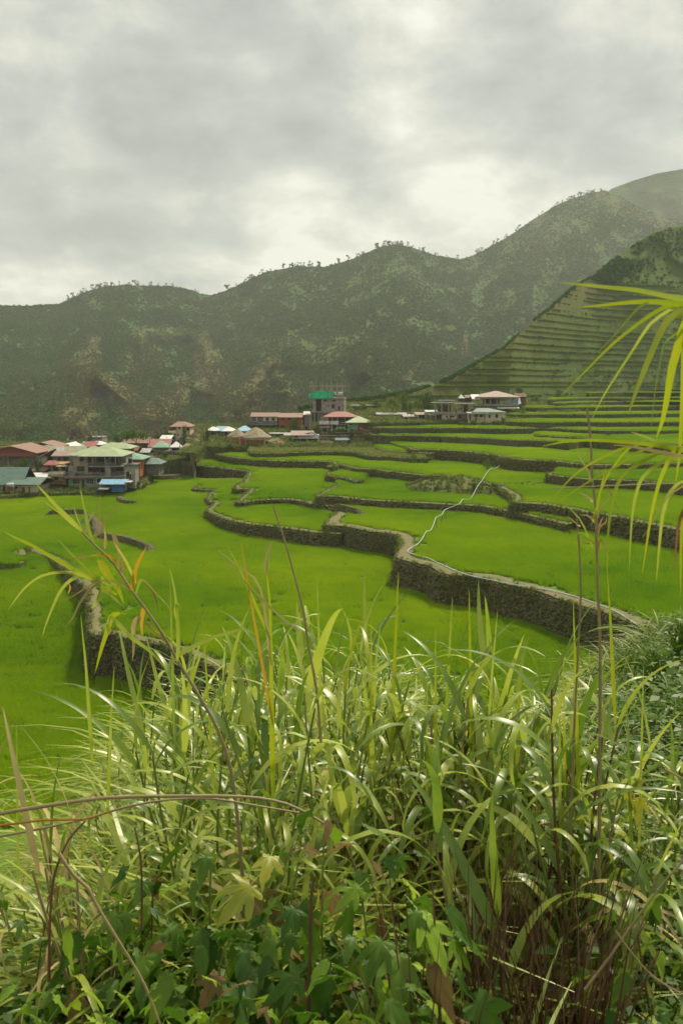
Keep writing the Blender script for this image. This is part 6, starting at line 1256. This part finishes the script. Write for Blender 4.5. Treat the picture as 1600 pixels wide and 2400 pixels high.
# ------------------------------------------------------------------ lobed-leaf shrubs
def lobed_leaf(seed, m_):
    r = random.Random(seed); n = 44; out_ = []; nl = 5 if seed % 2 == 0 else 3
    for i in range(n + 1):
        th = -2.55 + 5.1 * i / n
        if seed >= 4: pk = [(0, 1.0, 1.5)]
        elif nl == 5: pk = [(0, 1.0, .40), (.72, .80, .30), (-.72, .80, .30), (1.5, .52, .38), (-1.5, .52, .38)]
        else: pk = [(0, 1.0, .5), (.8, .72, .34), (-.8, .72, .34)]
        rad = .27
        for c, a, w_ in pk: rad = max(rad, a * max(0, 1 - abs((th - c) / w_) ** 1.15 * .62) if abs(th - c) < w_ * 1.45 else 0)
        rad *= 1 + .04 * math.sin(i * 2.9)
        if abs(th) > 2.1: rad *= .7
        out_.append((rad * math.cos(th) * (.62 if seed < 4 else .75 if abs(th) < .2 else .56) + .22, rad * math.sin(th) * (.62 if seed < 4 else .34)))
    V = [(.22, 0, 0)]; 
    def zz(x, y): return -.55 * (x ** 2) + .13 * abs(y) - .35 * y * y + .02 * math.sin(x * 17 + seed) * 1
    for k in (.5, 1.0):
        for x, y in out_: X = .22 + (x - .22) * k; Yv = y * k; V.append((X, Yv, zz(X, Yv) + (.012 * math.sin(math.atan2(Yv, X - .22) * 9) if k == 1 else 0)))
    m2 = n + 1; Fq = [(0, 1 + i, 2 + i) for i in range(n)] + [(1 + i, 1 + m2 + i, 2 + m2 + i, 2 + i) for i in range(n)]
    V += [(-.16, -.007, .02), (-.16, .007, .02), (.22, .007, .0), (.22, -.007, .0)]; k = len(V) - 4; Fq.append((k, k + 3, k + 2, k + 1))
    return newmesh('leaf', V, Fq, M[m_], True)
LL = {m_: [lobed_leaf(i, m_) for i in (0, 1, 2, 3, 4, 5, 3)] for m_ in ('sun_leaf', 'sun_leaf_light', 'sun_leaf_yellow', 'sun_leaf_brown')}
def shrub(px, Y, top, label, group=None, n=14, size=.15, mats=('sun_leaf',), spread=.22, name='leafy_shrub'):
    base = gpt(px, Y); zt = At(px, top, Y)[2]; h = max(.3, zt - base[2] - .03)
    root = empty(name, base, label=label, cat='shrub', group=group)
    ob('stem', STEM['stem_green' if rc.random() < .7 else 'stem_red'][rc.randrange(3)], root, scale=(.7, .7, h * .93))
    for i in range(n):
        t = (i + .5) / n; z = h * (.42 + .60 * t); a = i * 2.4 + rc.uniform(-.4, .4); sz = size * (1.15 - .55 * t ** 2) * rc.uniform(.55, 1.25); q = spread * (1 - .75 * t ** 1.6)
        p = (q * .55 * math.cos(a), q * .55 * math.sin(a), z)
        ob('leaf', rc.choice(LL[rc.choice(mats)]), root, p, (rc.uniform(-.6, .6), rc.uniform(.1, 1.25) * (1 - t * .5), a), sz * 1.25)
    return root
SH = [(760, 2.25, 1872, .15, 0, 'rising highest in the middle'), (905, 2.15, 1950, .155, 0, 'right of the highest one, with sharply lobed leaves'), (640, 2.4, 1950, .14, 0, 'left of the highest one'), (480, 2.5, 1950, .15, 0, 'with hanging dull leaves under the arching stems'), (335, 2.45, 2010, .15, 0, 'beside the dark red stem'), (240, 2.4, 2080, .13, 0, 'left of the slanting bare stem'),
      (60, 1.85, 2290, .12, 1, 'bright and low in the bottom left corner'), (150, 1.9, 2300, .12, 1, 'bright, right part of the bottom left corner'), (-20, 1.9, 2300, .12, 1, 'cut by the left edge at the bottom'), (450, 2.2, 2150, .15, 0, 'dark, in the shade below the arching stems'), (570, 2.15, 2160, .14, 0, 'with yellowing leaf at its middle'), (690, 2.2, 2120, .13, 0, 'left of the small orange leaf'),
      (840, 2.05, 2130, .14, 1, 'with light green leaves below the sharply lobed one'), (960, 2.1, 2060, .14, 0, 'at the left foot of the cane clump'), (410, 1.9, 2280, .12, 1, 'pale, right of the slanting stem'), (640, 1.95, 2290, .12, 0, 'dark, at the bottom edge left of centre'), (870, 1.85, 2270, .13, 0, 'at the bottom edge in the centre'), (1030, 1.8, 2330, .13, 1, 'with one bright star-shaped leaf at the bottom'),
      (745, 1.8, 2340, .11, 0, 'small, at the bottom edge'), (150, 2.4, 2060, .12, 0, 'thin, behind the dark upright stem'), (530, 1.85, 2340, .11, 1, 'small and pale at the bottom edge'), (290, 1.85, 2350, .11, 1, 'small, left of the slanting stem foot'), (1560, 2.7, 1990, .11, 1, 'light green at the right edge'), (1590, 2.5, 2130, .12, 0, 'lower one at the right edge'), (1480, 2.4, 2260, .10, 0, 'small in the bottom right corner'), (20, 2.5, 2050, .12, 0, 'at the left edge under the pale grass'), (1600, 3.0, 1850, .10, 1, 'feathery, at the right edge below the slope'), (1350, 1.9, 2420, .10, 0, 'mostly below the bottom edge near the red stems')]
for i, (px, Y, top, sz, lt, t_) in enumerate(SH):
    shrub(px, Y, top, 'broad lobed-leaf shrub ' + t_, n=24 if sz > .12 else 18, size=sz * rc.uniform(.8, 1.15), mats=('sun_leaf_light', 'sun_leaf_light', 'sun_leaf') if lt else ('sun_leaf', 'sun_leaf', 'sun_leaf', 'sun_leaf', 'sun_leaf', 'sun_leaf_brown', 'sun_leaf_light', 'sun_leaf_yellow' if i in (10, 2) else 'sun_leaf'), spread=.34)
r0 = empty('yellow_leaf', tuple(At(742, 2075, 1.95)), (.5, 1.2, .5), label='small bright orange-yellow leaf on the dark broken stem', cat='leaf'); ob('leaf_blade', LL['sun_leaf_yellow'][1], r0, scale=.07)
for i, (x, y, t_) in enumerate([(1490, 1810, 'upper'), (1505, 1860, 'lower'), (1470, 1835, 'left')]):
    r0 = empty('yellow_leaf', tuple(At(x, y, 2.9)), (.5, 1.0 + .2 * i, i * 2.), label='withered yellow leaf on the right slope, %s of three' % t_, cat='leaf'); ob('leaf_blade', LL['sun_leaf_yellow'][i], r0, scale=.11)
# ------------------------------------------------------------------ ground cover of the hillside
def fmesh(n, rad, h0, h1, w_, lean, seg, seed, droop, m_): return newmesh('t', *blades(n, rad, h0, h1, w_, lean, seg, seed, droop), M[m_], True)
lmat('weedleaf', (.045, .105, .010), (.10, .17, .016), rough=.7, spec=.12)
def weedclump(seed, m_, n=60, size=.035, h=.4):
    r = np.random.default_rng(seed); V = []; Fq = []
    for i in range(n):
        a = r.uniform(0, 6.28); q = .2 * r.uniform() ** .5; z = h * r.uniform(.1, 1) * (1 - q); c = np.array([q * math.cos(a), q * math.sin(a), z])
        d = np.array([math.cos(a + r.normal() * .6), math.sin(a + r.normal() * .6), r.uniform(-.5, .5)]); s_ = np.cross(d, [0, 0, 1.]); s_ /= np.linalg.norm(s_); L_ = size * r.uniform(.7, 1.6); k = len(V)
        V += [c, c + d * L_ * .5 - s_ * L_ * .38, c + d * L_ - np.array([0, 0, L_ * .25]), c + d * L_ * .5 + s_ * L_ * .38]; Fq.append([k, k + 1, k + 2, k + 3])
    return newmesh('weed', np.array(V), np.array(Fq), M[m_])
fg = source('cover', [fmesh(9, .07, .3, .7, .024, 1.9, 6, 1, .62, 'grass_mid'), fmesh(10, .08, .25, .6, .019, 2.2, 6, 2, .7, 'grass_mid'), fmesh(14, .1, .2, .55, .010, 2.4, 6, 3, .7, 'straw'), fmesh(8, .05, .4, .8, .028, 1.5, 7, 4, .6, 'cane_light'),
                      weedclump(1, 'weedleaf', 130, .02, .42), weedclump(2, 'weedleaf', 150, .016, .3), weedclump(3, 'sun_leaf', 60, .04, .5), fmesh(20, .12, .1, .3, .006, 1.6, 3, 9, .9, 'straw'), fmesh(26, .05, .3, .7, .007, .3, 3, 12, .2, 'stem_red')])
n = 18000
px = rng.uniform(-150, 1750, n); Yv = 1.7 + (rng.uniform(size=n) ** .62) * (edge_r(px) + 2.2 - 1.7)
xx = (px - 800) / F * Yv; r_d = np.hypot(xx, Yv)
Pp = gpt(px, Yv)
z1 = fbm(Pp[:, 0] * .9, Pp[:, 1] * .9, 3, 55)
idx = np.zeros(n, int); u = rng.uniform(size=n)
mid = (px > 330) & (px < 1000) & (Yv > 2.7); right = px > 1400; left = px < 330; front = Yv < 2.7; cl = (px > 980) & (px < 1420) & (Yv < 4.6)
idx = np.select([u < .30, u < .58, u < .68, u < .88], [0, 1, 2, 3], 7)
idx = np.where(right, np.select([u < .30, u < .55, u < .68, u < .85], [4, 5, 6, 1], 2), idx)
top_r = right & (Yv > edge_r(px) - 6); idx = np.where(top_r, np.select([u < .12, u < .24, u < .34, u < .6], [0, 2, 1, 5], 4), idx)
idx = np.where(front & (px < 1000), np.select([u < .25, u < .45, u < .65, u < .8], [4, 6, 5, 7], 1), idx)
idx = np.where(cl, np.select([u < .16, u < .34, u < .44, u < .62, u < .8], [8, 7, 2, 0, 1], 4), idx)
scl = rng.uniform(.7, 1.4, n) * np.where(right & (Yv > 6), 1.25, 1.0) * np.where(front, .85, 1)
scl = np.where(cl & (idx == 8), rng.uniform(.9, 1.5, n), scl)
scl = scl * np.where((Yv > edge_r(px) - .5) & ~right, .75, 1)
tilt = rng.normal(0, .18, (n, 2)).astype(np.float32)
sel = lambda m: (Pp[m], rng.uniform(0, 6.28, m.sum()), scl[m], idx[m], fg)
ml = px < 1420
scatter('grass_cover', *sel(ml), label='tangled green and straw-coloured grass covering the foreground slope', tilt=tilt[ml])
scatter('weed_cover', *sel(~ml), label='weeds and grass matting the slope at the right', tilt=tilt[~ml])
